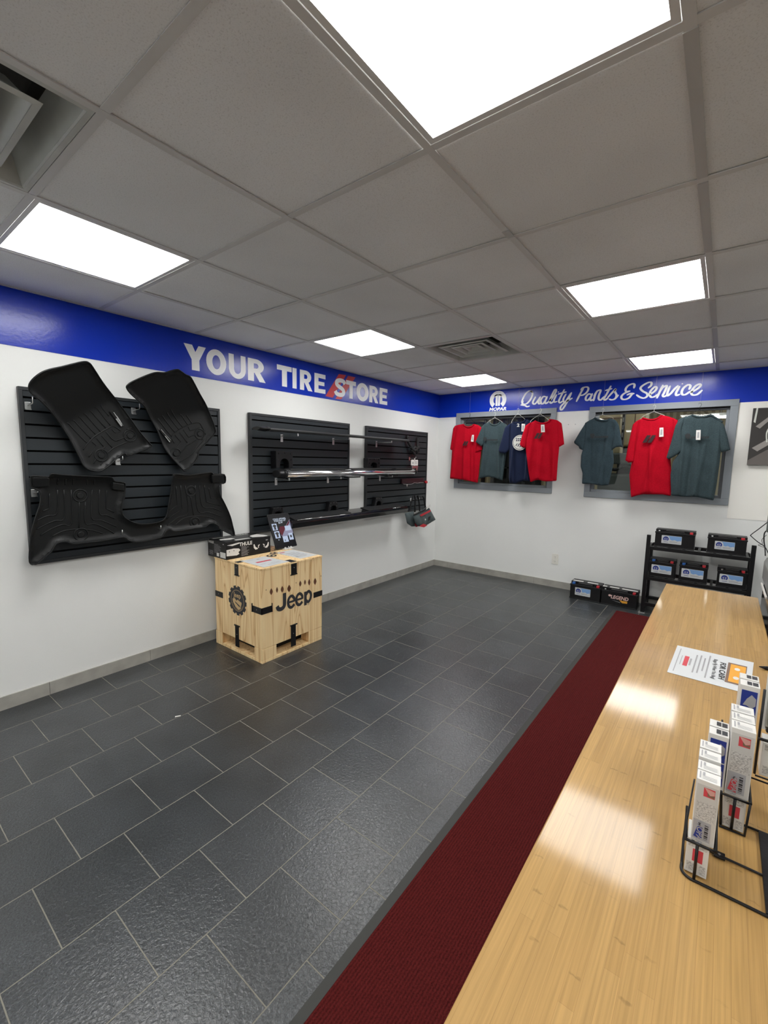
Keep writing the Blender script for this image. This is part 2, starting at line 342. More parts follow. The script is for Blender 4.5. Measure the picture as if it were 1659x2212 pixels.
def tube2(bm, p, q, r1, r2, seg, mi):
    t = (q-p).normalized(); u = Vector((0, 0, 1)) if abs(t.z) < .9 else Vector((1, 0, 0)); a = t.cross(u).normalized(); b = a.cross(t)
    R1 = [bm.verts.new(p+(a*math.cos(2*math.pi*k/seg)+b*math.sin(2*math.pi*k/seg))*r1) for k in range(seg)]
    R2 = [bm.verts.new(q+(a*math.cos(2*math.pi*k/seg)+b*math.sin(2*math.pi*k/seg))*r2) for k in range(seg)]
    for k in range(seg):
        f = bm.faces.new([R1[k], R1[(k+1) % seg], R2[(k+1) % seg], R2[k]]); f.material_index = mi; f.smooth = True
    bm.faces.new(R1[::-1]).material_index = mi; bm.faces.new(R2).material_index = mi
def crom(pts, n=6, closed=False):
    P = [Vector(p) for p in pts]; out = []; m = len(P)
    rng = range(m) if closed else range(m-1)
    for i in rng:
        if closed: a, b, c, d = P[i-1], P[i], P[(i+1) % m], P[(i+2) % m]
        else: a, b, c, d = P[max(i-1, 0)], P[i], P[i+1], P[min(i+2, m-1)]
        for k in range(n):
            t = k/n
            out.append(.5*((2*b)+(c-a)*t+(2*a-5*b+4*c-d)*t*t+(3*b-a-3*c+d)*t**3))
    if not closed: out.append(P[-1])
    return out
_tc = {}
def text_bm(bm, body, size, origin, right, up, depth=.0006, bold=0, shear=0, mi=0, align='CENTER', sx=1, space=1):
    """flat lettering as mesh: origin = anchor, right/up = directions on the surface"""
    key = (body, bold, shear, align, space)
    if key not in _tc:
        cu = bpy.data.curves.new('t', 'FONT'); cu.body = body; cu.size = 1; cu.offset = bold; cu.shear = shear
        cu.align_x = align; cu.align_y = 'CENTER'; cu.space_character = space; cu.resolution_u = 3
        o = bpy.data.objects.new('t', cu); COL.objects.link(o)
        dg = bpy.context.evaluated_depsgraph_get(); me = bpy.data.meshes.new_from_object(o.evaluated_get(dg))
        _tc[key] = ([v.co.copy() for v in me.vertices], [list(p.vertices) for p in me.polygons])
        bpy.data.meshes.remove(me); bpy.data.objects.remove(o); bpy.data.curves.remove(cu)
    V, P = _tc[key]; R = Vector(right).normalized(); U = Vector(up).normalized(); Nn = R.cross(U); O = Vector(origin)
    vs = [bm.verts.new(O+R*v.x*size*sx+U*v.y*size+Nn*depth) for v in V]
    for p in P:
        try: f = bm.faces.new([vs[i] for i in p]); f.material_index = mi
        except ValueError: pass
def quad(bm, pts, mi=0):
    f = bm.faces.new([bm.verts.new(p) for p in pts]); f.material_index = mi; return f
def panel_pt(o, r, u, n):
    O, R, U = Vector(o), Vector(r), Vector(u); Nn = R.cross(U).normalized()*n
    return lambda a, b, k=1: O+R*a+U*b+Nn*k
def rect(bm, P, a0, a1, b0, b1, mi=0, k=1):
    quad(bm, [P(a0, b0, k), P(a1, b0, k), P(a1, b1, k), P(a0, b1, k)], mi)
def rounded(w, h, r, n=5):
    out = []
    for cx, cy, a0 in ((w-r, r, -90), (w-r, h-r, 0), (r, h-r, 90), (r, r, 180)):
        for k in range(n+1):
            a = math.radians(a0+90*k/n); out.append((cx+r*math.cos(a), cy+r*math.sin(a)))
    return out
def inside(p, poly):
    x, y = p; c = False; n = len(poly)
    for i in range(n):
        x1, y1 = poly[i]; x2, y2 = poly[i-1]
        if (y1 > y) != (y2 > y) and x < (x2-x1)*(y-y1)/(y2-y1)+x1: c = not c
    return c
def edge_dist(pts, poly):
    A = np.array(poly); B_ = np.roll(A, -1, 0); P = np.array(pts)[:, None, :]
    d = B_-A; t = np.clip(((P-A)*d).sum(2)/np.maximum((d*d).sum(1), 1e-12), 0, 1)
    return np.sqrt((((A+t[..., None]*d)-P)**2).sum(2)).min(1)
def fill2d(poly, step):
    """triangulated polygon with interior points; returns verts2d, tris, dist to outline"""
    n = len(poly); xs = [p[0] for p in poly]; ys = [p[1] for p in poly]; pts = []
    y = min(ys)+step*.5; r = 0
    while y < max(ys):
        x = min(xs)+step*(.5 if r % 2 else .0)
        while x < max(xs):
            pts.append((x, y)); x += step
        y += step*.87; r += 1
    pts = [p for p in pts if inside(p, poly)]
    if pts:
        d = edge_dist(pts, poly); pts = [p for p, q in zip(pts, d) if q > step*.45]
    V = [Vector(p) for p in list(poly)+pts]
    r = geometry.delaunay_2d_cdt(V, [(i, (i+1) % n) for i in range(n)], [], 1, 1e-6)
    vo = [tuple(v) for v in r[0]]
    return vo, [tuple(f) for f in r[2]], edge_dist(vo, poly)
def children(o): return [c for c in bpy.data.objects if c.parent == o]
def dup(root, loc, rz=None, label=None):
    r = root.copy(); COL.objects.link(r); r.location = loc
    if rz is not None: r.rotation_euler = (0, 0, rz)
    if label: r['label'] = label
    for ch in children(root):
        c = ch.copy(); COL.objects.link(c); c.parent = r
        for g in children(ch):
            d = g.copy(); COL.objects.link(d); d.parent = c
    return r
SHIRT_red1={'body':[[0.421,1.911],[0.354,1.905],[0.299,1.892],[0.277,1.799],[0.272,1.581],[0.266,1.427],[0.256,1.211],[0.35,1.211],[0.452,1.203],[0.552,1.19],[0.65,1.173],[0.66,1.288],[0.667,1.434],[0.677,1.531],[0.68,1.818],[0.648,1.881],[0.573,1.906],[0.542,1.88],[0.488,1.872],[0.446,1.887]],'sl':[[0.31,1.897],[0.28,1.858],[0.266,1.729],[0.248,1.594],[0.273,1.579],[0.293,1.699],[0.322,1.867]],'sr':[[0.626,1.891],[0.678,1.855],[0.693,1.646],[0.696,1.583],[0.605,1.55],[0.614,1.705]]}
SHIRT_green1={'body':[[0.786,1.921],[0.716,1.895],[0.699,1.816],[0.722,1.654],[0.707,1.435],[0.685,1.229],[0.747,1.246],[0.809,1.258],[0.89,1.247],[0.992,1.217],[1.004,1.347],[1.024,1.532],[1.009,1.716],[1.027,1.862],[0.975,1.9],[0.93,1.922],[0.907,1.893],[0.863,1.881],[0.817,1.895]],'sl':[[0.741,1.907],[0.697,1.863],[0.659,1.769],[0.621,1.682],[0.7,1.629],[0.728,1.645],[0.742,1.786]],'sr':[[0.985,1.895],[1.033,1.857],[1.057,1.716],[1.016,1.689]]}
SHIRT_navy={'body':[[1.104,1.903],[1.058,1.881],[1.033,1.805],[1.07,1.568],[1.082,1.257],[1.095,1.198],[1.161,1.191],[1.212,1.212],[1.262,1.232],[1.344,1.222],[1.326,1.622],[1.353,1.84],[1.314,1.911],[1.25,1.93],[1.219,1.902],[1.169,1.895],[1.127,1.899]],'sl':[[1.076,1.894],[1.007,1.846],[0.975,1.715],[0.939,1.576],[0.962,1.548],[1.028,1.539],[1.075,1.587],[1.074,1.759]],'sr':[[1.314,1.911],[1.351,1.884],[1.37,1.709],[1.336,1.683]]}
SHIRT_red2={'body':[[1.374,1.906],[1.302,1.87],[1.27,1.797],[1.285,1.603],[1.324,1.4],[1.362,1.218],[1.409,1.24],[1.453,1.248],[1.532,1.233],[1.65,1.245],[1.65,1.433],[1.655,1.619],[1.657,1.787],[1.656,1.87],[1.617,1.901],[1.545,1.918],[1.522,1.888],[1.467,1.874],[1.415,1.885]],'sl':[[1.336,1.89],[1.275,1.856],[1.241,1.745],[1.219,1.646],[1.244,1.612],[1.287,1.602],[1.308,1.752]],'sr':[[1.625,1.896],[1.666,1.866],[1.69,1.744],[1.707,1.643],[1.661,1.615],[1.644,1.619],[1.625,1.771]]}
SHIRT_grey2={'body':[[1.971,1.923],[1.919,1.894],[1.876,1.867],[1.883,1.764],[1.875,1.584],[1.863,1.525],[1.866,1.407],[1.889,1.337],[1.891,1.221],[1.989,1.229],[2.039,1.215],[2.098,1.213],[2.15,1.221],[2.17,1.346],[2.185,1.461],[2.165,1.604],[2.191,1.757],[2.199,1.848],[2.168,1.889],[2.12,1.906],[2.093,1.89],[2.05,1.889],[2.006,1.901]],'sl':[[1.89,1.874],[1.841,1.786],[1.782,1.67],[1.79,1.652],[1.834,1.621],[1.844,1.597],[1.881,1.581],[1.889,1.711]],'sr':[[2.163,1.892],[2.204,1.837],[2.23,1.731],[2.256,1.618],[2.193,1.612],[2.154,1.579],[2.156,1.732]]}
SHIRT_red3={'body':[[2.41,1.899],[2.349,1.865],[2.323,1.778],[2.337,1.583],[2.346,1.46],[2.334,1.336],[2.367,1.105],[2.42,1.13],[2.473,1.145],[2.639,1.153],[2.706,1.141],[2.694,1.349],[2.673,1.513],[2.701,1.699],[2.707,1.865],[2.63,1.903],[2.569,1.92],[2.535,1.89],[2.485,1.88],[2.442,1.89]],'sl':[[2.374,1.882],[2.329,1.836],[2.305,1.644],[2.29,1.481],[2.319,1.457],[2.363,1.464],[2.362,1.644]],'sr':[[2.66,1.894],[2.707,1.857],[2.725,1.698],[2.689,1.664]]}
SHIRT_grey3={'body':[[2.811,1.908],[2.714,1.873],[2.687,1.789],[2.708,1.639],[2.735,1.547],[2.698,1.466],[2.69,1.349],[2.711,1.15],[2.802,1.144],[2.916,1.149],[3.042,1.124],[3.051,1.272],[3.056,1.472],[3.055,1.637],[3.047,1.832],[2.962,1.896],[2.914,1.887],[2.863,1.888]],'sl':[[2.76,1.89],[2.694,1.82],[2.672,1.663],[2.645,1.512],[2.664,1.492],[2.767,1.57],[2.742,1.764]],'sr':[[3.005,1.869],[3.058,1.808],[3.094,1.691],[3.119,1.582],[3.059,1.56],[3.031,1.692]]}
TAGS={'red1':[[0.569,1.769],[0.595,1.769],[0.592,1.685],[0.556,1.688]],'navy':[[1.217,1.878],[1.258,1.874],[1.251,1.789],[1.219,1.792]],'red2':[[1.457,1.854],[1.495,1.855],[1.505,1.774],[1.464,1.772]],'red3':[[2.566,1.796],[2.597,1.797],[2.604,1.711],[2.569,1.708]],'grey3':[[2.86,1.762],[2.893,1.763],[2.898,1.674],[2.864,1.674]]}
HOOK={'red1':[[0.498,2.053],[0.501,1.98]],'green1':[[0.85,2.062],[0.854,1.97]],'navy':[[1.152,2.064],[1.151,1.997]],'red2':[[1.424,2.049],[1.428,1.975]],'grey2':[[2.07,2.027],[2.044,1.951]],'red3':[[2.495,2.019],[2.502,1.96]],'grey3':[[2.861,2.002],[2.867,1.951]]}
SCRIPT=[[[1.2486,2.2536],[1.2309,2.2649],[1.2053,2.2652],[1.1724,2.2387],[1.1448,2.1907],[1.1343,2.1453],[1.1574,2.1213],[1.196,2.1289],[1.2323,2.1681],[1.251,2.2123],[1.2525,2.2451],[1.2396,2.2626],[1.2225,2.2639]],[[1.1229,2.1141],[1.1714,2.1054],[1.1981,2.0913],[1.2253,2.0963]],[[1.1467,2.1571],[1.1326,2.1136]],[[1.2901,2.193],[1.2674,2.1492],[1.2663,2.1245],[1.2904,2.1164],[1.3257,2.1577],[1.3463,2.1907]],[[1.3463,2.1907],[1.3292,2.1411],[1.3367,2.1144],[1.3648,2.1307]],[[1.409,2.1887],[1.3816,2.193],[1.3564,2.1598],[1.3569,2.123],[1.3807,2.1133],[1.4087,2.1522],[1.4229,2.1877]],[[1.4229,2.1877],[1.4054,2.1402],[1.4135,2.1137],[1.4427,2.1297]],[[1.4427,2.1297],[1.4881,2.179],[1.5167,2.2329],[1.5191,2.2582],[1.5019,2.254],[1.4715,2.1882],[1.4585,2.1368],[1.472,2.1141],[1.4953,2.1288]],[[1.5267,2.2003],[1.5044,2.1498],[1.5076,2.1231],[1.5352,2.1278]],[[1.5446,2.2308],[1.5478,2.2305]],[[1.6076,2.2511],[1.5719,2.1731],[1.5572,2.1303],[1.5718,2.1119],[1.5967,2.1278]],[[1.546,2.2084],[1.5847,2.2182],[1.6293,2.2258]],[[1.6286,2.2007],[1.6059,2.1549],[1.6104,2.1213],[1.6356,2.1292],[1.6798,2.2062]],[[1.6857,2.2105],[1.6594,2.1434],[1.6251,2.0745],[1.5964,2.0339],[1.5802,2.0412],[1.5845,2.0729],[1.6265,2.114],[1.6712,2.1386],[1.6971,2.1526]],[[1.8103,2.2563],[1.7809,2.1971],[1.7464,2.118]],[[1.7856,2.2368],[1.8028,2.257],[1.843,2.2613],[1.8591,2.2408],[1.8433,2.2039],[1.808,2.1796],[1.7724,2.1783]],[[1.8886,2.1813],[1.8629,2.1848],[1.8407,2.1557],[1.8411,2.1272],[1.8614,2.1205],[1.889,2.1546],[1.9007,2.1842]],[[1.9007,2.1842],[1.8856,2.1395],[1.8945,2.116],[1.9211,2.1295]],[[1.9479,2.2109],[1.9306,2.1706],[1.9201,2.1143]],[[1.9225,2.1636],[1.9481,2.2071],[1.9744,2.2186],[1.9822,2.2082],[1.969,2.164],[1.9695,2.1262],[1.9901,2.115],[2.0198,2.1453]],[[2.0771,2.249],[2.0425,2.1699],[2.021,2.1279],[2.0326,2.1121],[2.0592,2.1313]],[[2.0313,2.2096],[2.06,2.2178],[2.0886,2.2229]],[[2.0587,2.1388],[2.1254,2.2169],[2.1202,2.1937],[2.138,2.1554],[2.1289,2.1205],[2.0989,2.1092],[2.0727,2.1169]],[[2.1322,2.1225],[2.154,2.1505]],[[2.294,2.2162],[2.2964,2.2448],[2.2793,2.2564],[2.2409,2.2424],[2.22,2.2114],[2.2252,2.1855],[2.2582,2.1865]],[[2.2583,2.1851],[2.21,2.1662],[2.1853,2.1372],[2.194,2.1109],[2.2245,2.1051],[2.2567,2.119],[2.2805,2.1522],[2.2984,2.1581]],[[2.2378,2.1495],[2.2668,2.1605],[2.2963,2.1597]],[[2.4229,2.2055],[2.4443,2.2284],[2.4423,2.2547],[2.414,2.2558],[2.3685,2.2293],[2.3531,2.2041],[2.3758,2.1751],[2.4126,2.1509],[2.4178,2.1242],[2.3906,2.1068],[2.3545,2.1179],[2.3236,2.1418]],[[2.445,2.1385],[2.4829,2.1724],[2.4931,2.1996],[2.4769,2.2094],[2.4482,2.1786],[2.4383,2.144],[2.4514,2.1125],[2.4812,2.1147],[2.5163,2.1403]],[[2.5439,2.2163],[2.5238,2.1621],[2.5039,2.1018]],[[2.5238,2.1621],[2.5425,2.1955],[2.5685,2.2114],[2.5783,2.203],[2.5614,2.1487],[2.5514,2.1215],[2.5627,2.1088],[2.5877,2.1224]],[[2.6052,2.2042],[2.591,2.1569],[2.5883,2.1154],[2.6139,2.1329],[2.6407,2.1702],[2.6688,2.2022]],[[2.6829,2.1941],[2.6608,2.1411],[2.6642,2.1133],[2.6889,2.1204]],[[2.7025,2.219],[2.7048,2.2188]],[[2.7634,2.165],[2.7697,2.1936],[2.7498,2.2054],[2.7174,2.179],[2.7047,2.1411],[2.7143,2.1165],[2.7387,2.1167],[2.7722,2.1427]],[[2.7832,2.1337],[2.8288,2.1637],[2.849,2.1901],[2.8383,2.2044],[2.8099,2.1881],[2.7881,2.1563],[2.7822,2.125],[2.7979,2.1069],[2.8315,2.1112],[2.8623,2.1436]]]
BLOCK=[('Y',-3.5226,-3.3465),('O',-3.3542,-3.1807),('U',-3.1667,-3.0069),('R',-2.9948,-2.8185),('T',-2.7046,-2.5338),('I',-2.5338,-2.4779),('R',-2.4476,-2.2903),('E',-2.2699,-2.1185),('S',-1.9989,-1.8358),('T',-1.8358,-1.678),('O',-1.678,-1.4732),('R',-1.4678,-1.3056),('E',-1.2912,-1.1405)]
SLASH=[[[-2.122,2.037],[-2.021,2.034],[-1.833,2.279],[-1.938,2.272]],[[-1.982,2.027],[-1.901,2.032],[-1.69,2.279],[-1.804,2.277]]]
MAT1={'par':([-4.2686,1.6256],[-0.545,0.8384],0.075,0.6),'out':[[0.221,-4.478,1.778],[0.233,-4.464,1.812],[0.241,-4.431,1.849],[0.241,-4.392,1.874],[0.234,-4.331,1.9],[0.228,-4.274,1.926],[0.223,-4.223,1.947],[0.213,-4.195,1.946],[0.196,-4.172,1.928],[0.139,-4.104,1.858],[0.081,-4.015,1.776],[0.076,-3.942,1.677],[0.076,-3.876,1.581],[0.075,-3.815,1.509],[0.075,-3.816,1.495],[0.075,-3.881,1.464],[0.075,-3.962,1.435],[0.075,-3.978,1.448],[0.075,-4.022,1.42],[0.075,-4.057,1.384],[0.075,-4.09,1.357],[0.075,-4.123,1.337],[0.075,-4.154,1.338],[0.075,-4.185,1.348],[0.076,-4.21,1.374],[0.076,-4.229,1.425],[0.076,-4.252,1.484],[0.077,-4.277,1.541],[0.09,-4.319,1.611],[0.136,-4.375,1.676],[0.176,-4.428,1.721],[0.202,-4.467,1.748]],'ribs':[[[0.082,-4.273,1.612],[0.08,-4.264,1.609],[0.077,-4.222,1.557],[0.076,-4.176,1.504]],[[0.082,-4.245,1.633],[0.081,-4.236,1.629],[0.076,-4.154,1.529]],[[0.083,-4.215,1.654],[0.081,-4.206,1.651],[0.076,-4.13,1.558]],[[0.083,-4.187,1.675],[0.081,-4.177,1.672],[0.076,-4.101,1.575]],[[0.083,-4.156,1.695],[0.082,-4.148,1.693],[0.076,-4.072,1.599]],[[0.084,-4.126,1.717],[0.082,-4.116,1.714],[0.076,-4.045,1.618]],[[0.084,-4.094,1.738],[0.08,-4.089,1.721],[0.077,-4.051,1.673]],[[0.076,-4.199,1.463],[0.076,-4.177,1.5],[0.076,-4.14,1.541],[0.076,-4.095,1.576],[0.076,-4.041,1.61],[0.076,-4.017,1.609],[0.076,-3.989,1.589]],[[0.076,-4.149,1.514],[0.076,-4.127,1.491],[0.076,-4.173,1.421]],[[0.076,-4.125,1.537],[0.076,-4.09,1.488]],[[0.076,-4.098,1.556],[0.076,-4.043,1.483]],[[0.076,-4.071,1.579],[0.076,-4.027,1.526],[0.076,-3.974,1.545],[0.076,-3.904,1.562]],[[0.076,-4.07,1.447],[0.076,-4.035,1.479],[0.076,-3.98,1.508],[0.076,-3.945,1.523]],[[0.076,-4.038,1.595],[0.076,-4.019,1.574],[0.076,-3.989,1.584]],[[0.076,-4.131,1.415],[0.076,-4.148,1.384]],[[0.075,-4.098,1.398],[0.075,-4.111,1.373]],[[0.076,-4.086,1.451],[0.076,-4.101,1.464],[0.076,-4.08,1.486]],[[0.076,-3.95,1.6],[0.076,-3.919,1.612],[0.076,-3.911,1.594],[0.076,-3.899,1.562]]],'knobs':[[0.076,-4.104,1.433],[0.076,-3.934,1.56]],'badge':[[0.077,-4.051,1.701],[0.077,-4.029,1.713],[0.076,-3.972,1.619],[0.076,-3.986,1.606]]}
MAT2={'par':([-3.7938,1.6627],[-0.2855,0.9584],0.075,0.6),'out':[[0.212,-4.004,1.838],[0.221,-3.998,1.855],[0.229,-3.978,1.874],[0.238,-3.927,1.906],[0.247,-3.869,1.938],[0.248,-3.834,1.95],[0.243,-3.787,1.956],[0.247,-3.751,1.973],[0.249,-3.709,1.989],[0.242,-3.682,1.985],[0.226,-3.64,1.97],[0.219,-3.612,1.966],[0.204,-3.584,1.948],[0.147,-3.502,1.872],[0.092,-3.418,1.795],[0.077,-3.372,1.712],[0.076,-3.342,1.63],[0.076,-3.357,1.602],[0.076,-3.399,1.558],[0.075,-3.475,1.477],[0.075,-3.491,1.424],[0.075,-3.533,1.377],[0.075,-3.583,1.336],[0.075,-3.599,1.339],[0.075,-3.639,1.382],[0.076,-3.687,1.436],[0.076,-3.725,1.489],[0.076,-3.743,1.532],[0.078,-3.778,1.621],[0.106,-3.834,1.7],[0.14,-3.874,1.749],[0.164,-3.922,1.778],[0.191,-3.974,1.809]],'ribs':[[[0.083,-3.786,1.663],[0.078,-3.759,1.63]],[[0.088,-3.759,1.684],[0.076,-3.667,1.57]],[[0.093,-3.732,1.705],[0.076,-3.641,1.598]],[[0.099,-3.703,1.727],[0.076,-3.612,1.618]],[[0.107,-3.678,1.748],[0.077,-3.583,1.634]],[[0.087,-3.611,1.726],[0.084,-3.594,1.72],[0.077,-3.546,1.655]],[[0.082,-3.559,1.724],[0.077,-3.516,1.67]],[[0.076,-3.67,1.567],[0.076,-3.631,1.607],[0.077,-3.583,1.637],[0.077,-3.519,1.667],[0.077,-3.464,1.679],[0.076,-3.442,1.654],[0.076,-3.415,1.599]],[[0.076,-3.668,1.56],[0.076,-3.649,1.526]],[[0.076,-3.642,1.581],[0.076,-3.602,1.538],[0.076,-3.635,1.487]],[[0.076,-3.608,1.603],[0.076,-3.555,1.533]],[[0.076,-3.581,1.622],[0.076,-3.543,1.571],[0.076,-3.494,1.592]],[[0.076,-3.546,1.645],[0.076,-3.531,1.618],[0.076,-3.448,1.646]],[[0.076,-3.605,1.458],[0.076,-3.561,1.51],[0.076,-3.478,1.559]],[[0.075,-3.618,1.395],[0.075,-3.531,1.449],[0.076,-3.485,1.502],[0.076,-3.439,1.551],[0.076,-3.444,1.569]]],'knobs':[[0.076,-3.641,1.454],[0.076,-3.46,1.599]],'badge':[[0.077,-3.752,1.608],[0.077,-3.74,1.615],[0.076,-3.667,1.536],[0.076,-3.684,1.522]]}
MAT3={'par':([-4.3812,1.2476],[0.001,1.0],0.09,0.25),'out':[[0.105,-4.47,1.303],[0.108,-4.464,1.315],[0.106,-4.392,1.31],[0.11,-4.379,1.326],[0.109,-4.327,1.319],[0.107,-4.227,1.311],[0.105,-4.104,1.304],[0.104,-4.071,1.299],[0.099,-4.054,1.276],[0.097,-4.004,1.266],[0.094,-3.993,1.252],[0.091,-3.996,1.21],[0.091,-4.002,1.164],[0.09,-4.017,1.119],[0.09,-4.015,1.063],[0.09,-3.978,1.022],[0.09,-3.918,0.994],[0.09,-3.835,0.989],[0.09,-3.767,1.002],[0.09,-3.736,1.039],[0.09,-3.724,1.098],[0.091,-3.706,1.177],[0.092,-3.699,1.227],[0.104,-3.692,1.297],[0.108,-3.679,1.315],[0.106,-3.569,1.307],[0.11,-3.416,1.324],[0.106,-3.391,1.308],[0.106,-3.302,1.306],[0.094,-3.289,1.245],[0.092,-3.338,1.23],[0.091,-3.333,1.159],[0.09,-3.292,1.079],[0.09,-3.251,0.986],[0.09,-3.233,0.916],[0.09,-3.216,0.831],[0.09,-3.26,0.85],[0.09,-3.346,0.9],[0.09,-3.351,0.917],[0.09,-3.392,0.944],[0.09,-3.428,0.942],[0.09,-3.463,0.924],[0.09,-3.552,0.923],[0.09,-3.68,0.917],[0.09,-3.72,0.936],[0.09,-3.75,0.925],[0.09,-3.771,0.892],[0.09,-3.82,0.883],[0.09,-3.914,0.876],[0.09,-3.984,0.891],[0.09,-4.018,0.919],[0.09,-4.142,0.912],[0.09,-4.273,0.914],[0.09,-4.302,0.92],[0.09,-4.33,0.933],[0.09,-4.372,0.927],[0.09,-4.396,0.887],[0.09,-4.431,0.859],[0.09,-4.466,0.827],[0.09,-4.489,0.831],[0.09,-4.501,0.846],[0.09,-4.494,0.926],[0.09,-4.482,1.006],[0.09,-4.457,1.093],[0.091,-4.433,1.165],[0.092,-4.433,1.229],[0.095,-4.468,1.255]],'ribs':[[[0.091,-4.384,1.214],[0.09,-4.39,1.128],[0.09,-4.421,1.116]],[[0.092,-4.345,1.233],[0.09,-4.354,1.1],[0.09,-4.401,1.088],[0.09,-4.452,1.064]],[[0.092,-4.314,1.232],[0.09,-4.319,1.07],[0.09,-4.365,1.057],[0.09,-4.407,1.041],[0.09,-4.455,1.015]],[[0.092,-4.278,1.231],[0.09,-4.286,1.034],[0.09,-4.331,1.031],[0.09,-4.388,1.011],[0.09,-4.439,0.98]],[[0.091,-4.241,1.156],[0.09,-4.25,0.998]],[[0.09,-4.384,0.969],[0.09,-4.337,0.991],[0.09,-4.283,0.997],[0.09,-4.254,0.995]],[[0.09,-4.224,0.992],[0.09,-4.178,0.979],[0.09,-4.126,0.954]],[[0.091,-4.209,1.154],[0.09,-4.216,1.027],[0.09,-4.168,1.018],[0.09,-4.11,0.985],[0.09,-4.063,0.947]],[[0.092,-4.17,1.226],[0.09,-4.182,1.057],[0.09,-4.128,1.036],[0.09,-4.048,0.987]],[[0.092,-4.131,1.224],[0.09,-4.138,1.082],[0.09,-4.098,1.065],[0.09,-4.054,1.038]],[[0.092,-4.091,1.218],[0.09,-4.098,1.106],[0.09,-4.056,1.08]],[[0.104,-4.341,1.298],[0.096,-4.344,1.263]],[[0.103,-4.304,1.295],[0.096,-4.306,1.261]],[[0.102,-4.267,1.292],[0.096,-4.268,1.26]],[[0.102,-4.197,1.29],[0.095,-4.196,1.258]],[[0.102,-4.158,1.289],[0.095,-4.158,1.256]],[[0.092,-3.656,1.228],[0.09,-3.649,1.097],[0.09,-3.733,1.043]],[[0.092,-3.623,1.233],[0.09,-3.616,1.067],[0.09,-3.729,1.005]],[[0.092,-3.589,1.231],[0.09,-3.574,1.041],[0.09,-3.652,1.009],[0.09,-3.728,0.961]],[[0.091,-3.553,1.157],[0.09,-3.534,1.015]],[[0.092,-3.516,1.229],[0.09,-3.5,1.045],[0.09,-3.415,1.028],[0.09,-3.313,0.983]],[[0.092,-3.483,1.228],[0.09,-3.466,1.078],[0.09,-3.382,1.057],[0.09,-3.305,1.019]],[[0.092,-3.447,1.232],[0.09,-3.431,1.105],[0.09,-3.321,1.068]],[[0.091,-3.41,1.208],[0.09,-3.396,1.132],[0.09,-3.358,1.124]],[[0.09,-3.671,0.958],[0.09,-3.607,0.999],[0.09,-3.508,1.007],[0.09,-3.422,0.993],[0.09,-3.366,0.97]]],'knobs':[[0.091,-4.234,1.194],[0.09,-4.242,0.962],[0.091,-3.549,1.191],[0.09,-3.527,0.963]],'badge':None,'bosses':[[[0.106,-4.468,1.31],[0.106,-4.395,1.309],[0.104,-4.387,1.299],[0.094,-4.388,1.252],[0.094,-4.466,1.252]],[[0.098,-4.066,1.271],[0.095,-3.999,1.258],[0.091,-3.996,1.209],[0.092,-4.066,1.224]],[[0.106,-3.408,1.306],[0.106,-3.311,1.308],[0.094,-3.298,1.245],[0.094,-3.394,1.245]]]}
BAG1=[[0.16,-0.794,0.784],[0.16,-0.647,0.819],[0.16,-0.449,0.865],[0.16,-0.35,0.77],[0.16,-0.261,0.674],[0.16,-0.436,0.635],[0.16,-0.571,0.612],[0.16,-0.681,0.636],[0.16,-0.742,0.681]]
BAG2=[[0.1,-0.882,0.807],[0.1,-0.707,0.819],[0.1,-0.639,0.735],[0.1,-0.589,0.617],[0.1,-0.73,0.629],[0.1,-0.831,0.681]]
BAGST=[[[0.1,-0.781,0.825],[0.1,-0.739,0.946],[0.1,-0.705,1.009],[0.1,-0.667,0.977],[0.1,-0.664,0.803]],[[0.14,-0.617,0.833],[0.14,-0.645,0.943],[0.14,-0.691,1.011],[0.14,-0.727,0.995]],[[0.16,-0.647,0.819],[0.16,-0.663,0.922],[0.16,-0.7,1.019]],[[0.14,-0.485,0.853],[0.14,-0.536,0.972],[0.14,-0.582,1.002],[0.14,-0.613,0.965]]]
BAGX=[[0.175,-0.701,0.777],[0.175,-0.459,0.824],[0.175,-0.452,0.801],[0.175,-0.667,0.759],[0.175,-0.5,0.735],[0.175,-0.477,0.739],[0.175,-0.486,0.691],[0.175,-0.503,0.686],[0.175,-0.472,0.742],[0.175,-0.449,0.743],[0.175,-0.458,0.697],[0.175,-0.477,0.693],[0.175,-0.572,0.711],[0.175,-0.617,0.842],[0.175,-0.551,0.852],[0.175,-0.534,0.842],[0.175,-0.605,0.823]]
BAGRED=[[0.17,-0.6,0.659],[0.17,-0.509,0.631],[0.17,-0.586,0.613],[0.17,-0.697,0.638],[0.17,-0.296,0.688],[0.17,-0.275,0.676],[0.17,-0.475,0.634],[0.17,-0.487,0.641]]
# ---------------------------------------------------------------- the room
RX, RY = 6.5, -9.0
bm = nb(); box(bm, -.2, RX+.2, RY-.2, .2, -.12, 0); struct('floor', bm, M['floor'])
# left wall, right wall, front wall
struct('wall_left', bx(-.12, 0, RY-.1, .12, 0, CEIL+.3), M['wall'])
struct('wall_right', bx(RX, RX+.12, RY-.1, .12, 0, CEIL+.3), M['wall'])
struct('wall_front', bx(0, RX, RY-.12, RY, 0, CEIL+.3), M['wall'])
W1 = (.275, 1.543, 1.090, 2.058); W2 = (1.890, 3.150, 1.077, 2.046)     # window openings x0 x1 z0 z1
bm = nb()
F = .052
for a, b_, c, d in ((0, W1[0]+F, 0, CEIL+.3), (W1[0]+F, W1[1]-F, 0, W1[2]+F), (W1[0]+F, W1[1]-F, W1[3]-F, CEIL+.3), (W1[1]-F, W2[0]+F, 0, CEIL+.3),
                    (W2[0]+F, W2[1]-F, 0, W2[2]+F), (W2[0]+F, W2[1]-F, W2[3]-F, CEIL+.3), (W2[1]-F, RX, 0, CEIL+.3)):
    box(bm, a, b_, 0, .12, c, d)
bmesh.ops.remove_doubles(bm, verts=bm.verts, dist=1e-5)
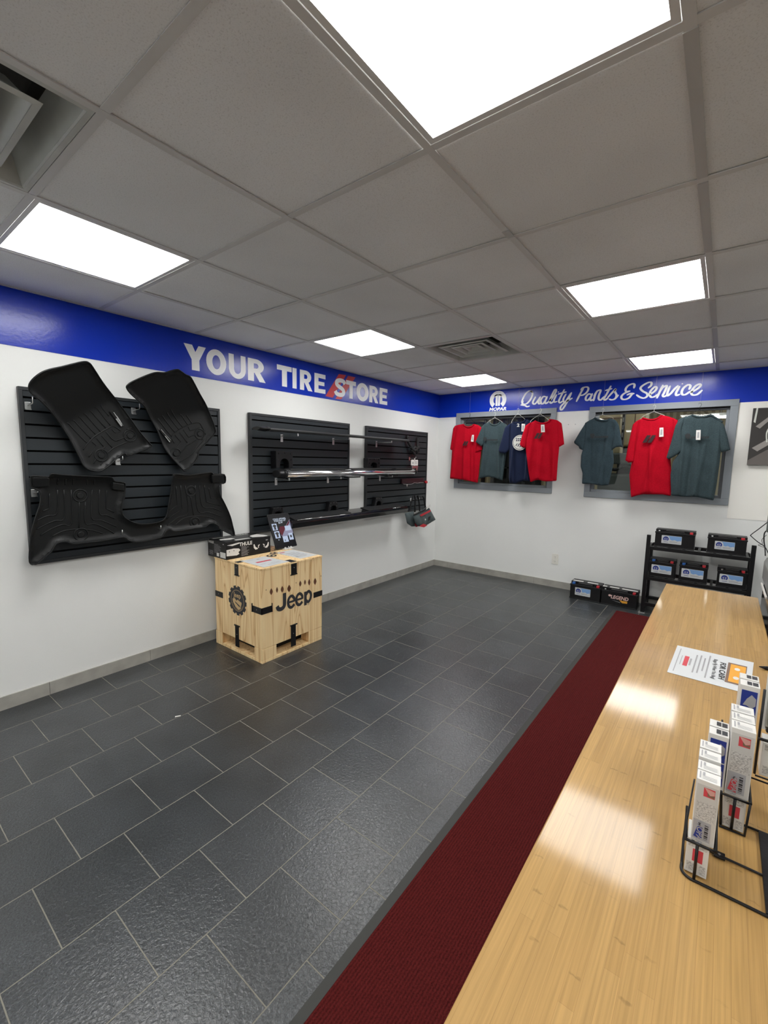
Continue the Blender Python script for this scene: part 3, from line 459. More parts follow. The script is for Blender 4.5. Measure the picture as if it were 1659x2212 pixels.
wb = struct('wall_back', bm, M['wall'])
# lighter repainted area right of the second window
struct('trim_3', bx(3.152, RX, -.003, .0, .958, 2.014), M['wall_white'])
# blue vinyl bands
struct('trim_1', bx(0, .0025, RY, 0, 2.012, CEIL), M['blue'])
struct('trim_2', bx(.0025, RX, -.0025, 0, 2.012, CEIL), M['blue'])
# base tiles
def base(name, horiz, joints):
    bm = nb(); box(bm, 0, 1, 0, 1, 0, 1); bm.clear()
    H, T = .077, .009
    js = sorted(joints)
    for a, b_ in zip(js[:-1], js[1:]):
        a += .0012; b_ -= .0012
        if horiz: box(bm, a, b_, -T, 0, 0, H)
        else: box(bm, 0, T, a, b_, 0, H)
    if horiz: box(bm, js[0], js[-1], -T*.6, 0, 0, H-.001, 1)
    else: box(bm, 0, T*.6, js[0], js[-1], 0, H-.001, 1)
    return struct(name, bm, [M['base'], M['grout']])
base('baseboard_left', False, [0, -.322]+[-.322-.5865*k for k in range(1, 15)]+[RY])
base('baseboard_back', True, [.009, .224]+[.224+.5865*k for k in range(1, 11)]+[RX])
# ceiling: lay-in tiles and T-bar grid
GX = [.5297+.61*k for k in range(0, 10)]; GX = [0.0]+[g for g in GX if g < RX]+[RX]
GY = [-.3851-.61*k for k in range(0, 15)]; GY = [0.0]+[g for g in GY if g > RY]+[RY]
lights = [(1, 7), (1, 4), (1, 1), (4, 7), (4, 4), (4, 1), (1, 10), (4, 10), (7, 7), (7, 4), (7, 1), (7, 10), (1, 13), (4, 13), (7, 13)]
vents = [(2, 8), (2, 3)]
B_ = .0118
bm = nb()
for i in range(len(GX)-1):
    for j in range(len(GY)-1):
        if (i, j) in lights or (i, j) in vents: continue
        x0, x1, y1, y0 = GX[i], GX[i+1], GY[j], GY[j+1]
        if x1-x0 < .05 or y1-y0 < .05: continue
        box(bm, x0+.003, x1-.003, y0+.003, y1-.003, CEIL+.0035+random.random()*.002, CEIL+.02)
ce = struct('ceiling', bm, M['tile'])
bm = nb(); box(bm, -.1, RX+.1, RY-.1, .1, CEIL+.28, CEIL+.32); obj('ceiling_deck', bm, M['gardark'], ce)
bm = nb()
for i, x in enumerate(GX[1:-1]): box(bm, x-B_, x+B_, RY, 0, CEIL-.0005, CEIL+.003); box(bm, x-.0015, x+.0015, RY, 0, CEIL+.003, CEIL+.03)
for y in GY[1:-1]: box(bm, 0, RX, y-B_, y+B_, CEIL, CEIL+.003); box(bm, 0, RX, y-.0015, y+.0015, CEIL+.003, CEIL+.03)
box(bm, .0026, .022, RY, 0, CEIL-.001, CEIL+.002); box(bm, 0, RX, -.022, -.0026, CEIL-.001, CEIL+.002)
tb = obj('grid_bars', bm, M['tbar'], ce)
# darker snap-on cover strips on two of the main bars
bm = nb()
for (x, y0, y1) in ((GX[5], -4.03, -3.45), (GX[5], -3.42, -2.86), (GX[5], -2.19, -1.62), (GX[5], -1.58, -1.02), (GX[5], -.36, -.03), (GX[4], -3.50, -3.44)):
    box(bm, x-.0135, x+.0135, y0, y1, CEIL-.0022, CEIL-.0004)
obj('cover_strip', bm, M['tbar_dark'], ce)
# ---------------------------------------------------------------- lay-in ceiling lights
def make_light():
    t = thing('ceiling_light', (0, 0, CEIL), '', 'ceiling light', 'square lay-in ceiling lights')
    bm = nb(); h = .305-.0135; i = h-.017
    for a in ((-h, h, -h, -i), (-h, h, i, h), (-h, -i, -i, i), (i, h, -i, i)): box(bm, a[0], a[1], a[2], a[3], CEIL+.001, CEIL+.012)
    box(bm, -h, h, -h, h, CEIL+.05, CEIL+.06)
    obj('lamp_frame', bm, M['lframe'], t)
    bm = nb(); box(bm, -i, i, -i, i, CEIL+.006, CEIL+.009); obj('diffuser_lens', bm, M['lens'], t)
    bm = nb(); box(bm, -.3195, -.3172, -.30, .30, CEIL+.0026, CEIL+.0033); box(bm, -.30, .30, .3172, .3195, CEIL+.0026, CEIL+.0033); obj('leak_glow_strip', bm, M['leak'], t)  # glowing strips stand in for light leaking past the grid bars
    return t
L0 = make_light()
LL = {(4, 7): 'large bright ceiling light nearest the camera, cut off by the top edge', (1, 7): 'bright ceiling light at the left edge above the blue band before the word YOUR',
      (1, 4): 'ceiling light above the words TIRE STORE, left of the grey air vent', (1, 1): 'small far ceiling light nearest the room corner, beyond the grey air vent',
      (4, 4): 'ceiling light on the right side above the words Parts & Service, the bigger one there', (4, 1): 'far right ceiling light closest to the blue band above Service'}
first = True
for (i, j) in lights:
    cx = (GX[i]+GX[i+1])/2; cy = (GY[j]+GY[j+1])/2
    lab = LL.get((i, j), 'square ceiling light behind or right of the camera')
    if first: L0.location = (cx, cy, CEIL); L0['label'] = lab; first = False
    else: dup(L0, (cx, cy, CEIL), label=lab)
# ---------------------------------------------------------------- air vents
def make_vent():
    t = thing('air_vent', (0, 0, CEIL), '', 'air vent', 'square ceiling air vents')
    h = .305-.0135
    def ring(bm, a, za, b, zb, c=.0):
        P = [(-a, -a, za), (a, -a, za), (a, a, za), (-a, a, za)]; Q = [(-b, -b, zb), (b, -b, zb), (b, b, zb), (-b, b, zb)]
        v = [bm.verts.new(p) for p in P]; w_ = [bm.verts.new(p) for p in Q]
        for k in range(4): bm.faces.new([v[k], v[(k+1) % 4], w_[(k+1) % 4], w_[k]])
    bm = nb(); ring(bm, h, CEIL+.0015, h-.014, CEIL+.0015); ring(bm, h-.014, CEIL+.0015, h-.018, CEIL+.006)
    ring(bm, h-.018, CEIL+.006, h-.055, CEIL+.095)
    obj('vent_frame', bm, M['vent'], t, solid=.001)
    bm = nb(); box(bm, -h, h, -h, h, CEIL+.16, CEIL+.165); ring(bm, h-.055, CEIL+.095, h-.055, CEIL+.16); obj('duct_back', bm, M['ventdark'], t)
    for a, z in ((.205, .008), (.135, .012), (.07, .018)):
        bm = nb(); ring(bm, a, CEIL+z, a-.018, CEIL+z-.003); ring(bm, a-.018, CEIL+z-.003, a-.06, CEIL+z+.055)
        obj('louver_cone', bm, M['vent'], t, solid=.0015)
    bm = nb(); box(bm, -.018, .018, -.018, .018, CEIL+.03, CEIL+.034); obj('centre_plate', bm, M['vent'], t)
    return t
V0 = make_vent(); V0.location = ((GX[2]+GX[3])/2, (GY[8]+GY[9])/2, CEIL); V0['label'] = 'grey square air vent cut off at the upper left edge of the photo'
dup(V0, ((GX[2]+GX[3])/2, (GY[3]+GY[4])/2, CEIL), label='smaller-looking far air vent between the two distant ceiling lights')
# ---------------------------------------------------------------- windows to the workshop
def window(n, W):
    x0, x1, z0, z1 = W; f = .060; g = .085
    bm = nb()
    for a in ((x0, x1, z1-f, z1), (x0, x1, z0, z0+f), (x0, x0+f, z0+f, z1-f), (x1-f, x1, z0+f, z1-f)): box(bm, a[0], a[1], -.018, .14, a[2], a[3])
    for a in ((x0+f, x1-f, z1-g, z1-f), (x0+f, x1-f, z0+f, z0+g), (x0+f, x0+g, z0+g, z1-g), (x1-g, x1-f, z0+g, z1-g)): box(bm, a[0], a[1], .022, .08, a[2], a[3])
    wf = bpy.data.objects
    o = struct('window_%d' % n, bm, M['frame'], bevel=.002)
    bm = nb(); box(bm, x0+g-.004, x1-g+.004, .048, .053, z0+g-.004, z1-g+.004); obj('pane', bm, M['glass'], o)
    bm = nb()
    for a in ((x0+f, x1-f, z1-f-.004, z1-f), ): box(bm, a[0], a[1], -.016, .02, a[2]-.006, a[3]-.001)
    obj('gasket', bm, M['groove'], o)
window(1, W1); window(2, W2)
# ---------------------------------------------------------------- workshop beyond the windows
GZ = 3.4
struct('wall_workshop_back', bx(-2.2, 6, 5.2, 5.3, 0, GZ), M['tanribs'])  # flat wall; darker stripes paint the shade in its corrugation
struct('wall_workshop_left', bx(-2.3, -2.2, .12, 5.3, 0, GZ), M['tan'])
struct('wall_workshop_right', bx(6, 6.1, .12, 5.3, 0, GZ), M['tan'])
struct('floor_workshop', bx(-2.3, 6.1, .2, 5.3, -.1, 0), M['garfloor'])
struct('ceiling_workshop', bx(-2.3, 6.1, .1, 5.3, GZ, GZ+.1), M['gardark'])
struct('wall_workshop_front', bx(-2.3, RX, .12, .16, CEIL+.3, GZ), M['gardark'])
def strip(x0, x1, y, z, lab):
    t = thing('strip_light', ((x0+x1)/2, y, z), lab, 'strip light', 'workshop strip lights seen through the windows')
    obj('housing', bx(x0-.02, x1+.02, y-.05, y+.05, z+.02, z+.06), M['lframe'], t)
    bm = nb(); box(bm, x0, x1, y-.035, y+.035, z-.012, z+.02); obj('tube_lamp', bm, M['tube'], t)
    for x in (x0+.1, x1-.1): obj('hanging_rod', bx(x-.004, x+.004, y-.004, y+.004, z+.06, GZ), M['silver'], t)
strip(2.43, 2.97, 2.6, 2.235, 'white strip light seen in the second window above the right grey shirt')
strip(2.88, 3.40, 3.2, 2.17, 'second white strip light lower right in the second window behind the right shirt')
strip(-1.4, .9, 2.8, 2.9, 'added unseen strip light high behind the first window')  # this and the next two: lamps added out of view to light the workshop
strip(1.0, 3.2, 1.3, 2.95, 'added unseen strip light high above the second window')
strip(3.6, 5.2, 2.4, 2.9, 'added unseen strip light beyond the right end of the windows')
def part(name, args, m, t, **k): return obj(name, bx(*args), M[m] if isinstance(m, str) else m, t, **k)
t = thing('tan_cabinet', (1.8, 1.55, 0), 'tall tan panel cabinet in the workshop behind the left grey shirt, second window', 'cabinet')
part('body', (1.62, 1.93, 1.5, 1.75, 0, 2.6), 'tan', t)
for k in range(3): part('rail', (1.70, 1.95, 1.49, 1.5, 1.55+.25*k, 1.565+.25*k), 'brown', t)
t = thing('door_track', (1.965, 1.5, 0), 'dark slotted steel post in the workshop, second window', 'steel post')
part('post', (1.955, 1.985, 1.48, 1.53, 0, 2.6), 'gardark', t)
bm = nb()
for k in range(14): box(bm, 1.962, 1.978, 1.474, 1.48, 1.2+.1*k, 1.26+.1*k)
obj('slots', bm, M['silver'], t)
t = thing('tan_locker', (2.02, 2.05, 0), 'pale tan locker with two tall doors beyond the steel post, second window', 'locker')
part('body', (1.90, 2.16, 2.02, 2.3, 1.70, 2.7), 'tan', t); part('door', (1.91, 2.02, 2.005, 2.02, 1.72, 2.6), 'tan', t); part('door', (2.035, 2.15, 2.005, 2.02, 1.72, 2.6), 'tan', t); part('seam', (2.022, 2.033, 2.008, 2.02, 1.72, 2.6), 'brown', t)
part('stand', (1.9, 2.16, 2.05, 2.3, 0, 1.7), 'gardark', t)
t = thing('tyre_machine', (2.1, 1.25, 0), 'grey workshop machine seen between the left grey and the red shirt in the second window', 'machine')
bm = nb(); box(bm, 1.80, 2.5, 1.02, 1.42, .0, 1.32); obj('cabinet', bm, M['machine'], t, bevel=.03)
bm = nb(); box(bm, 1.88, 2.4, 1.07, 1.40, 1.44, 1.58); obj('head', bm, M['machine'], t, bevel=.02)
bm = nb(); box(bm, 2.0, 2.3, 1.12, 1.38, 1.32, 1.44); obj('neck', bm, M['gardark'], t)
bm = nb(); tube(bm, crom([(1.9, 1.05, 1.40), (2.0, 1.04, 1.37), (2.1, 1.06, 1.41), (2.22, 1.05, 1.38), (2.35, 1.06, 1.41)]), .02); obj('hose', bm, M['black'], t)
bm = nb(); box(bm, 1.95, 2.02, 1.10, 1.3, 1.58, 1.66); obj('tray', bm, M['tan'], t, bevel=.01)
t = thing('parts_shelf', (.8, 1.0, 0), 'dark workshop shelving behind the shirts of the first window', 'shelving')
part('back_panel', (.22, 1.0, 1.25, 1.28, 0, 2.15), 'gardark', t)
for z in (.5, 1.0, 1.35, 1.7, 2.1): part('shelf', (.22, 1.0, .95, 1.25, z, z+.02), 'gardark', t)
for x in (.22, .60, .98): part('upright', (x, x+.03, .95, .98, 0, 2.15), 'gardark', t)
t = thing('cream_door_frame', (0, 1.1, 0), 'cream panel with dark outline in the workshop, upper left of the first window', 'panel')
part('panel', (-.4, .19, 1.1, 1.14, 0, 2.2), 'tan', t); part('outline', (-.3, .15, 1.085, 1.1, 2.02, 2.035), 'gardark', t); part('outline', (.14, .155, 1.085, 1.1, .5, 2.035), 'gardark', t)
t = thing('workbench', (1.25, 1.0, 0), 'low workbench with a dark box beyond the lower right of the first window', 'workbench')
part('top', (1.06, 1.75, .9, 1.3, 1.03, 1.06), 'tan', t)
for x in (1.08, 1.68): part('leg', (x, x+.05, .92, .97, 0, 1.03), 'gardark', t)
for x in (1.08, 1.68): part('leg', (x, x+.05, 1.2, 1.25, 0, 1.03), 'gardark', t)
t2 = tag(obj('dark_box', bx(1.30, 1.55, .95, 1.1, 1.06, 1.17), M['black'], bevel=.004), 'dark box on the workbench at the lower right of the first window', 'box')
# ---------------------------------------------------------------- lettering on the bands
def strokes_to(bm, P, w, to3, cap=True, n=7):
    """constant-width ribbon with round ends along a 2-D polyline; to3 maps (a,b)->point"""
    q = [Vector((a, b, 0)) for a, b in P]
    q = crom(q, n) if len(q) > 2 else [q[0].lerp(q[1], k/4) for k in range(5)]
    L_, R_ = [], []
    m = len(q)
    for i, p in enumerate(q):
        t = (q[min(i+1, m-1)]-q[max(i-1, 0)]).normalized(); nn = Vector((-t.y, t.x, 0))
        # calligraphic: heavier on down strokes
        ww = w*(.72+.42*abs(t.y))
        e = min(i, m-1-i)/3
        ww *= min(1, .75+.25*e)
        L_.append(p+nn*ww/2); R_.append(p-nn*ww/2)
    if cap:
        def arc(c, r, a0): return [c+Vector((math.cos(a0+math.pi*k/6)*r, math.sin(a0+math.pi*k/6)*r, 0)) for k in range(1, 6)]
    vl = [bm.verts.new(to3(v.x, v.y)) for v in L_]; vr = [bm.verts.new(to3(v.x, v.y)) for v in R_]
    for i in range(m-1): bm.faces.new([vl[i], vr[i], vr[i+1], vl[i+1]])
    for idx, s in ((0, -1), (m-1, 1)):
        c = (L_[idx]+R_[idx])/2; r = (L_[idx]-R_[idx]).length/2; a = math.atan2((L_[idx]-c).y, (L_[idx]-c).x)
        fan = [c+Vector((math.cos(a-s*math.pi*k/8)*r, math.sin(a-s*math.pi*k/8)*r, 0)) for k in range(9)]
        try: bm.faces.new([bm.verts.new(to3(v.x, v.y)) for v in fan])
        except ValueError: pass
t = thing('script_lettering', (1.98, -.003, 2.13), 'white script lettering Quality Parts & Service on the blue band of the back wall', 'lettering')
groups = [('letter_q', (0, 3)), ('letter_u', (3, 5)), ('letter_a', (5, 7)), ('letter_l', (7, 8)), ('letter_i', (8, 10)), ('letter_t', (10, 12)), ('letter_y', (12, 14)), ('letter_p', (14, 16)), ('letter_a', (16, 18)),
 ('letter_r', (18, 20)), ('letter_t', (20, 22)), ('letter_s', (22, 24)), ('ampersand', (24, 27)), ('letter_s', (27, 28)), ('letter_e', (28, 29)), ('letter_r', (29, 31)), ('letter_v', (31, 32)), ('letter_i', (32, 34)), ('letter_c', (34, 35)), ('letter_e', (35, 36))]
for nm, (a, b_) in groups:
    bm = nb()
    for k in range(a, b_):
        off = .0034+.0003*(k % 5)
        strokes_to(bm, SCRIPT[k], .0185, lambda x, z: (x, -off, z))
    obj(nm, bm, M['vinyl'], t)
# wheel-arch emblem with small word below
t = thing('wall_emblem', (.83, -.003, 2.19), 'white round M emblem with the word MOPAR under it on the blue band', 'emblem')
def omega(bm, P, r, mi=0, k=1, ri=.53):
    seg = 36; a0, a1 = math.radians(-52), math.radians(232)
    A = [(r*math.cos(a0+(a1-a0)*i/seg), r*math.sin(a0+(a1-a0)*i/seg)) for i in range(seg+1)]
    Bq = [(r*ri*math.cos(a0+(a1-a0)*i/seg), r*ri*math.sin(a0+(a1-a0)*i/seg)) for i in range(seg+1)]
    for i in range(seg): quad(bm, [P(*A[i], k), P(*A[i+1], k), P(*Bq[i+1], k), P(*Bq[i], k)], mi)
    for s in (-1, 1):
        quad(bm, [P(s*.025*r, -.66*r, k), P(s*.265*r, -.66*r, k), P(s*.265*r, .62*r, k), P(s*.025*r, .62*r, k)], mi)
        bm.faces.new([bm.verts.new(P(s*a*r, b*r, k)) for a, b in ((.265, .16), (.30, .32), (.44, .36), (.36, .60), (.265, .62))]).material_index = mi
P = panel_pt((.832, -.0034, 2.192), (1, 0, 0), (0, 0, 1), .0004)
bm = nb(); omega(bm, lambda a, b, k=1: P(a, b, 1), .108); obj('emblem_mark', bm, M['vinyl'], t)
bm = nb(); text_bm(bm, 'MOPAR', .052, (.832, -.0034, 2.081), (1, 0, 0), (0, 0, 1), bold=.045, shear=.2, sx=1.25); obj('emblem_word', bm, M['vinyl'], t)
# block letters
def letter_polys(ch):
    s = .30; h = .24   # stem width and bar height in a 1x1 cell
    if ch == 'T': return [[(0, 1), (1, 1), (1, 1-h), (0, 1-h)], [(.33, 1-h), (.67, 1-h), (.67, 0), (.33, 0)]]
    if ch == 'I': return [[(0, 0), (1, 0), (1, 1), (0, 1)]]
    if ch == 'E': return [[(0, 0), (s+.06, 0), (s+.06, 1), (0, 1)], [(s, 1), (1, 1), (1, .77), (s, .79)], [(s, 0), (1, 0), (1, .23), (s, .21)], [(s, .40), (.9, .40), (.9, .60), (s, .60)]]
    if ch == 'Y': return [[(0, 1), (.37, 1), (.68, .42), (.68, .34), (.33, .34), (.33, .42)], [(1, 1), (.66, 1), (.33, .42), (.4, .34), (.68, .42)], [(.33, .40), (.68, .40), (.68, 0), (.33, 0)]]
    return None
def ring_letter(bm, P, rx, ry, t0, t1, cx, cy, wx, wy, n=28, k=1):
    for i in range(n):
        a, b = t0+(t1-t0)*i/n, t0+(t1-t0)*(i+1)/n
        quad(bm, [P(cx+rx*math.cos(a), cy+ry*math.sin(a), k), P(cx+rx*math.cos(b), cy+ry*math.sin(b), k), P(cx+(rx-wx)*math.cos(b), cy+(ry-wy)*math.sin(b), k), P(cx+(rx-wx)*math.cos(a), cy+(ry-wy)*math.sin(a), k)])
def letter(bm, ch, P):
    PI = math.pi
    lp = letter_polys(ch)
    if lp:
        for q, pl in enumerate(lp): bm.faces.new([bm.verts.new(P(a, b, 1+.3*q)) for a, b in pl])
    elif ch == 'O': ring_letter(bm, P, .5, .53, 0, 2*PI, .5, .5, .30, .24)
    elif ch == 'U':
        ring_letter(bm, P, .5, .42, PI, 2*PI, .5, .39, .30, .21); rect(bm, P, 0, .30, .39, 1); rect(bm, P, .70, 1, .39, 1)
    elif ch == 'R':
        rect(bm, P, 0, .34, 0, 1); ring_letter(bm, P, .44, .31, -PI/2, PI/2, .48, .69, .32, .2, k=1.3); rect(bm, P, .3, .5, .80, 1, k=1.6); rect(bm, P, .3, .5, .38, .58, k=1.6)
        bm.faces.new([bm.verts.new(P(a, b, 1.9)) for a, b in ((.34, .42), (.66, .46), (1.02, 0), (.66, 0))])
    elif ch == 'S':
        pts = [(.93, .74), (.80, .87), (.50, .90), (.22, .82), (.18, .66), (.38, .55), (.68, .45), (.82, .33), (.76, .16), (.48, .10), (.18, .14), (.06, .28)]
        q = crom([Vector((a, b, 0)) for a, b in pts], 5); L_, R_ = [], []
        for i, p in enumerate(q):
            tt = (q[min(i+1, len(q)-1)]-q[max(i-1, 0)]).normalized(); nn = Vector((-tt.y, tt.x, 0)); L_.append(P(p.x+nn.x*.15, p.y+nn.y*.115, 1)); R_.append(P(p.x-nn.x*.15, p.y-nn.y*.115, 1))
        for i in range(len(q)-1): quad(bm, [L_[i], R_[i], R_[i+1], L_[i+1]])
t = thing('block_lettering', (.003, -2.3, 2.05), 'white block lettering YOUR TIRE STORE on the blue band of the left wall', 'lettering')
for ch, a, b_ in BLOCK:
    bm = nb(); g = .004
    P = lambda u, v, k=1, a=a, b_=b_: Vector((.0034+.0004*k, a+g+(b_-a-2*g)*u, 2.056+.176*v))
    letter(bm, ch, P); obj('letter_'+ch.lower(), bm, M['vinyl'], t)
for s in SLASH:
    bm = nb(); bm.faces.new([bm.verts.new((.0031, y, z)) for y, z in s]); obj('red_slash', bm, M['redv'], t)
# ---------------------------------------------------------------- slatwall panels
def slatwall(y0, y1, label):
    t = thing('slatwall', (0, (y0+y1)/2, .82), label, 'slatwall panel', 'charcoal slatwall display panels')
    z0, z1 = .806, 1.799; f = .019
    bm = nb()
    for a in ((y0, y1, z1-f, z1), (y0, y1, z0, z0+f), (y0, y0+f, z0+f, z1-f), (y1-f, y1, z0+f, z1-f)): box(bm, .0, .032, a[0], a[1], a[2], a[3])
    obj('panel_frame', bm, M['slatframe'], t, bevel=.0015)
    g = [1.743-.0731*k for k in range(13)]; zs = [z1-f]+g+[z0+f]
    bm = nb(); box(bm, .001, .012, y0+f, y1-f, z0+f, z1-f, 1)
    for k in range(len(zs)-1):
        a = zs[k]-(.0056 if k else .001); b_ = zs[k+1]+(.0056 if k < len(zs)-2 else .001)
        box(bm, .012, .0265, y0+f+.001, y1-f-.001, b_, a, 0)
    obj('slat_board', bm, [M['slat'], M['groove']], t)
slatwall(-4.475, -3.266, 'charcoal slatwall panel nearest the camera, with the black floor mats hung on it')
slatwall(-3.000, -1.800, 'middle charcoal slatwall panel behind the left half of the chrome running board')
slatwall(-1.530, -.303, 'charcoal slatwall panel nearest the corner, with the tote bags at its lower right')
# ---------------------------------------------------------------- moulded floor mats on the first panel
def floor_mat(D, label, lip, closed_drop=None):
    (by, bz), (ny, nz), d0, sl = D['par']
    def dep(y, z):
        s = (y-by)*ny+(z-bz)*nz
        return d0+sl*max(0, (s+math.sqrt(s*s+.0009))/2)
    out3 = crom([Vector(p) for p in D['out']], 3, closed=True)
    out = [(p.y, p.z) for p in out3]
    V, T, dist = fill2d(out, .016)
    yc = sum(p[0] for p in out)/len(out); zb = min(p[1] for p in out)
    t = thing('floor_mat', (.04, yc, zb), label, 'floor mat')
    bm = nb(); vs = []
    for (y, z), e in zip(V, dist):
        k = max(0, 1-e/.022); x = dep(y, z)+lip*k*k*(3-2*k)
        vs.append(bm.verts.new((x, y, z)))
    for a, b, c in T:
        f = bm.faces.new((vs[a], vs[b], vs[c])); f.smooth = True
    bm.normal_update()
    if sum(f.normal.x for f in bm.faces) < 0: bmesh.ops.reverse_faces(bm, faces=bm.faces[:])
    body = obj('mat_body', bm, M['rubber'], t, smooth=True, solid=.005)
    # raised rolled rim
    bm = nb(); tube(bm, [(dep(p.y, p.z)+lip, p.y, p.z) for p in out3], .0042, 6, closed=True)
    obj('rim', bm, M['rubber'], t)
    wells = [[r for r in D['ribs'] if r[0][1] < -3.75 or len(D['knobs']) == 2], [r for r in D['ribs'] if r[0][1] >= -3.75 and len(D['knobs']) > 2]]
    for r in [None]+wells[0]+[None]+wells[1]:
        if r is None:
            if 'rbm' in locals() and len(rbm.verts): obj('ribs', rbm, M['rubber'], t)
            rbm = nb(); bm = rbm; continue
        q = crom(r, 4) if len(r) > 3 else [Vector(a).lerp(Vector(b), k/5) for a, b in zip(r[:-1], r[1:]) for k in range(5)]+[Vector(r[-1])]
        tube(bm, [(dep(p.y, p.z)+.0005, p.y, p.z) for p in q], .0034, 6)
    if len(rbm.verts): obj('ribs', rbm, M['rubber'], t)
    for kx in D['knobs']:
        y, z = kx[1], kx[2]; x = dep(y, z)
        bm = nb()
        ringp = [(x+.001, y+.036*math.cos(a), z+.036*math.sin(a)) for a in [2*math.pi*k/28 for k in range(28)]]
        tube(bm, ringp, .004, 6, closed=True); cyl(bm, (x-.004, y, z), (1, 0, 0), .022, .012, 24, r2=.016)
        obj('fixing_knob', bm, M['rubber'], t)
    for b_ in D.get('bosses') or []:
        bm = nb(); c3 = [Vector((dep(p[1], p[2])-.004, p[1], p[2])) for p in b_]; prism(bm, c3, (.030, 0, 0))
        obj('corner_flap', bm, M['rubber'], t, bevel=.006)
    if D.get('badge'):
        q = [Vector((dep(p[1], p[2])+.004, p[1], p[2])) for p in D['badge']]
        bm = nb(); prism(bm, q, (.006, 0, 0)); bd = obj('name_badge', bm, M['blackgloss'], t, bevel=.002)
        bd['label'] = 'glossy black badge with a silver edge'
        c = sum(q, Vector())/4; q2 = [c+(p-c)*.82 for p in q]; up = Vector((.0105, 0, 0))
        bm = nb(); a, b, c_, d = [p+up for p in q2]
        quad(bm, [a.lerp(d, .1), a.lerp(d, .3), b.lerp(c_, .3), b.lerp(c_, .1)]) if False else None
        L1, L2 = (a+b)/2, (c_+d)/2; w = (b-a)*.16
        quad(bm, [a.lerp(d, .45), a.lerp(d, .45)+w*3, d+w*3, d]); quad(bm, [a.lerp(d, .02)+w*4.2, a.lerp(d, .02)+w*5.4, b.lerp(c_, .95)+w*-.6, b.lerp(c_, .95)+w*-1.8]) 
        obj('silver_streak', bm, M['chrome'], bd)
    return t
floor_mat(MAT1, 'black rubber front floor mat hanging tilted at the upper left of the first panel', .020)
floor_mat(MAT2, 'black rubber front floor mat hanging tilted at the upper right of the first panel', .018)
floor_mat(MAT3, 'wide black rear floor mat in one piece with two wells, along the lower panel', .022)
# hooks in the slots
def hook(y, z, reach, label, rise=.03, w=.014):
    t = thing('slatwall_hook', (.0265, y, z), label, 'display hook', 'metal slatwall hooks')
    part('back_plate', (.0268, .0295, y-w, y+w, z-.022, z+.018), 'steel', t, bevel=.001)
    part('lip', (.0268, .036, y-w, y+w, z-.024, z-.019), 'steel', t)
    bm = nb(); tube(bm, [(.0295, y, z), (reach, y+.004, z+.006), (reach+.006, y+.005, z+.012), (reach+.006, y+.005, z+rise)], .003, 6); obj('prong', bm, M['steel'], t)
    return t
hook(-4.436, 1.700, .095, 'steel hook at the top left corner of the first panel holding the left mat', .045)
hook(-3.885, 1.726, .100, 'steel hook holding the upper right mat on the first panel', .04)
hook(-3.995, 1.398, .085, 'steel hook under the lower right tip of the upper left mat', .035)
hook(-4.438, 1.218, .085, 'steel hook at the left end of the wide rear mat', .04)
hook(-4.025, .935, .10, 'small hook under the middle of the wide rear mat', .03)
hook(-3.79, .94, .115, 'small hook at the tunnel section of the wide rear mat', .03)
hook(-3.300, 1.235, .09, 'small hook at the right end of the wide rear mat', .03)
# ---------------------------------------------------------------- running boards and their brackets
def arm(y, z, reach, label):
    t = thing('board_arm', (.0265, y, z), label, 'display bracket', 'steel arms carrying the running boards')
    part('back_plate', (.0268, .0300, y-.013, y+.013, z-.035, z+.030), 'steel', t, bevel=.001)
    bm = nb(); box(bm, .030, reach, y-.006, y+.006, z+.012, z+.020); box(bm, reach, reach+.005, y-.006, y+.006, z+.012, z+.032); obj('bar', bm, M['steel'], t)
for y, w_ in ((-2.675, 'left'), (-2.037, 'middle'), (-1.359, 'right')): arm(y, 1.612, .235, 'steel arm under the %s part of the upper black board' % w_)
for y, w_ in ((-2.742, 'left'), (-2.11, 'middle'), (-1.286, 'right')): arm(y, 1.238, .20, 'steel arm under the %s part of the chrome board' % w_)
def oval(bm, y0, y1, xc, zc, rx, rz, seg=28, taper=0, mi=0, steps=1):
    prev = None
    for i in range(steps+1):
        y = y0+(y1-y0)*i/steps; k = 1-taper*(i/steps)
        ring = [bm.verts.new((xc+rx*k*math.cos(2*math.pi*a/seg), y, zc+rz*k*math.sin(2*math.pi*a/seg))) for a in range(seg)]
        if prev:
            for a in range(seg):
                f = bm.faces.new([prev[a], prev[(a+1) % seg], ring[(a+1) % seg], ring[a]]); f.smooth = True; f.material_index = mi
        else: bm.faces.new(ring[::-1]).material_index = mi
        prev = ring
    bm.faces.new(prev).material_index = mi
t = thing('chrome_running_board', (.17, -1.85, 1.26), 'long chrome tubular running board with black end caps', 'running board')
bm = nb(); oval(bm, -2.795, -.835, .165, 1.306, .060, .038); obj('tube', bm, M['chrome'], t)
bm = nb(); oval(bm, -2.795, -2.850, .165, 1.306, .062, .040, taper=.25, steps=4); oval(bm, -2.770, -2.797, .165, 1.306, .062, .040); obj('end_cap', bm, M['black'], t)
bm = nb(); oval(bm, -.835, -.800, .165, 1.306, .062, .040, taper=.25, steps=4); obj('end_cap', bm, M['black'], t)
for a, b_ in ((-2.73, -2.05), (-1.95, -1.30), (-1.22, -.90)):
    bm = nb(); box(bm, .125, .205, a, b_, 1.336, 1.348)
    for k in range(int((b_-a)/.02)): box(bm, .130, .200, a+.005+.02*k, a+.015+.02*k, 1.348, 1.351)
    obj('step_pad', bm, M['gun'], t, bevel=.003)
for y in (-2.60, -1.86, -1.20): part('mount_tab', (.10, .15, y-.10, y+.10, 1.255, 1.270), 'black', t, bevel=.003)
t = thing('flat_running_board', (.17, -2.0, 1.65), 'thin black flat running board on the top row spanning both far panels', 'running board')
bm = nb()
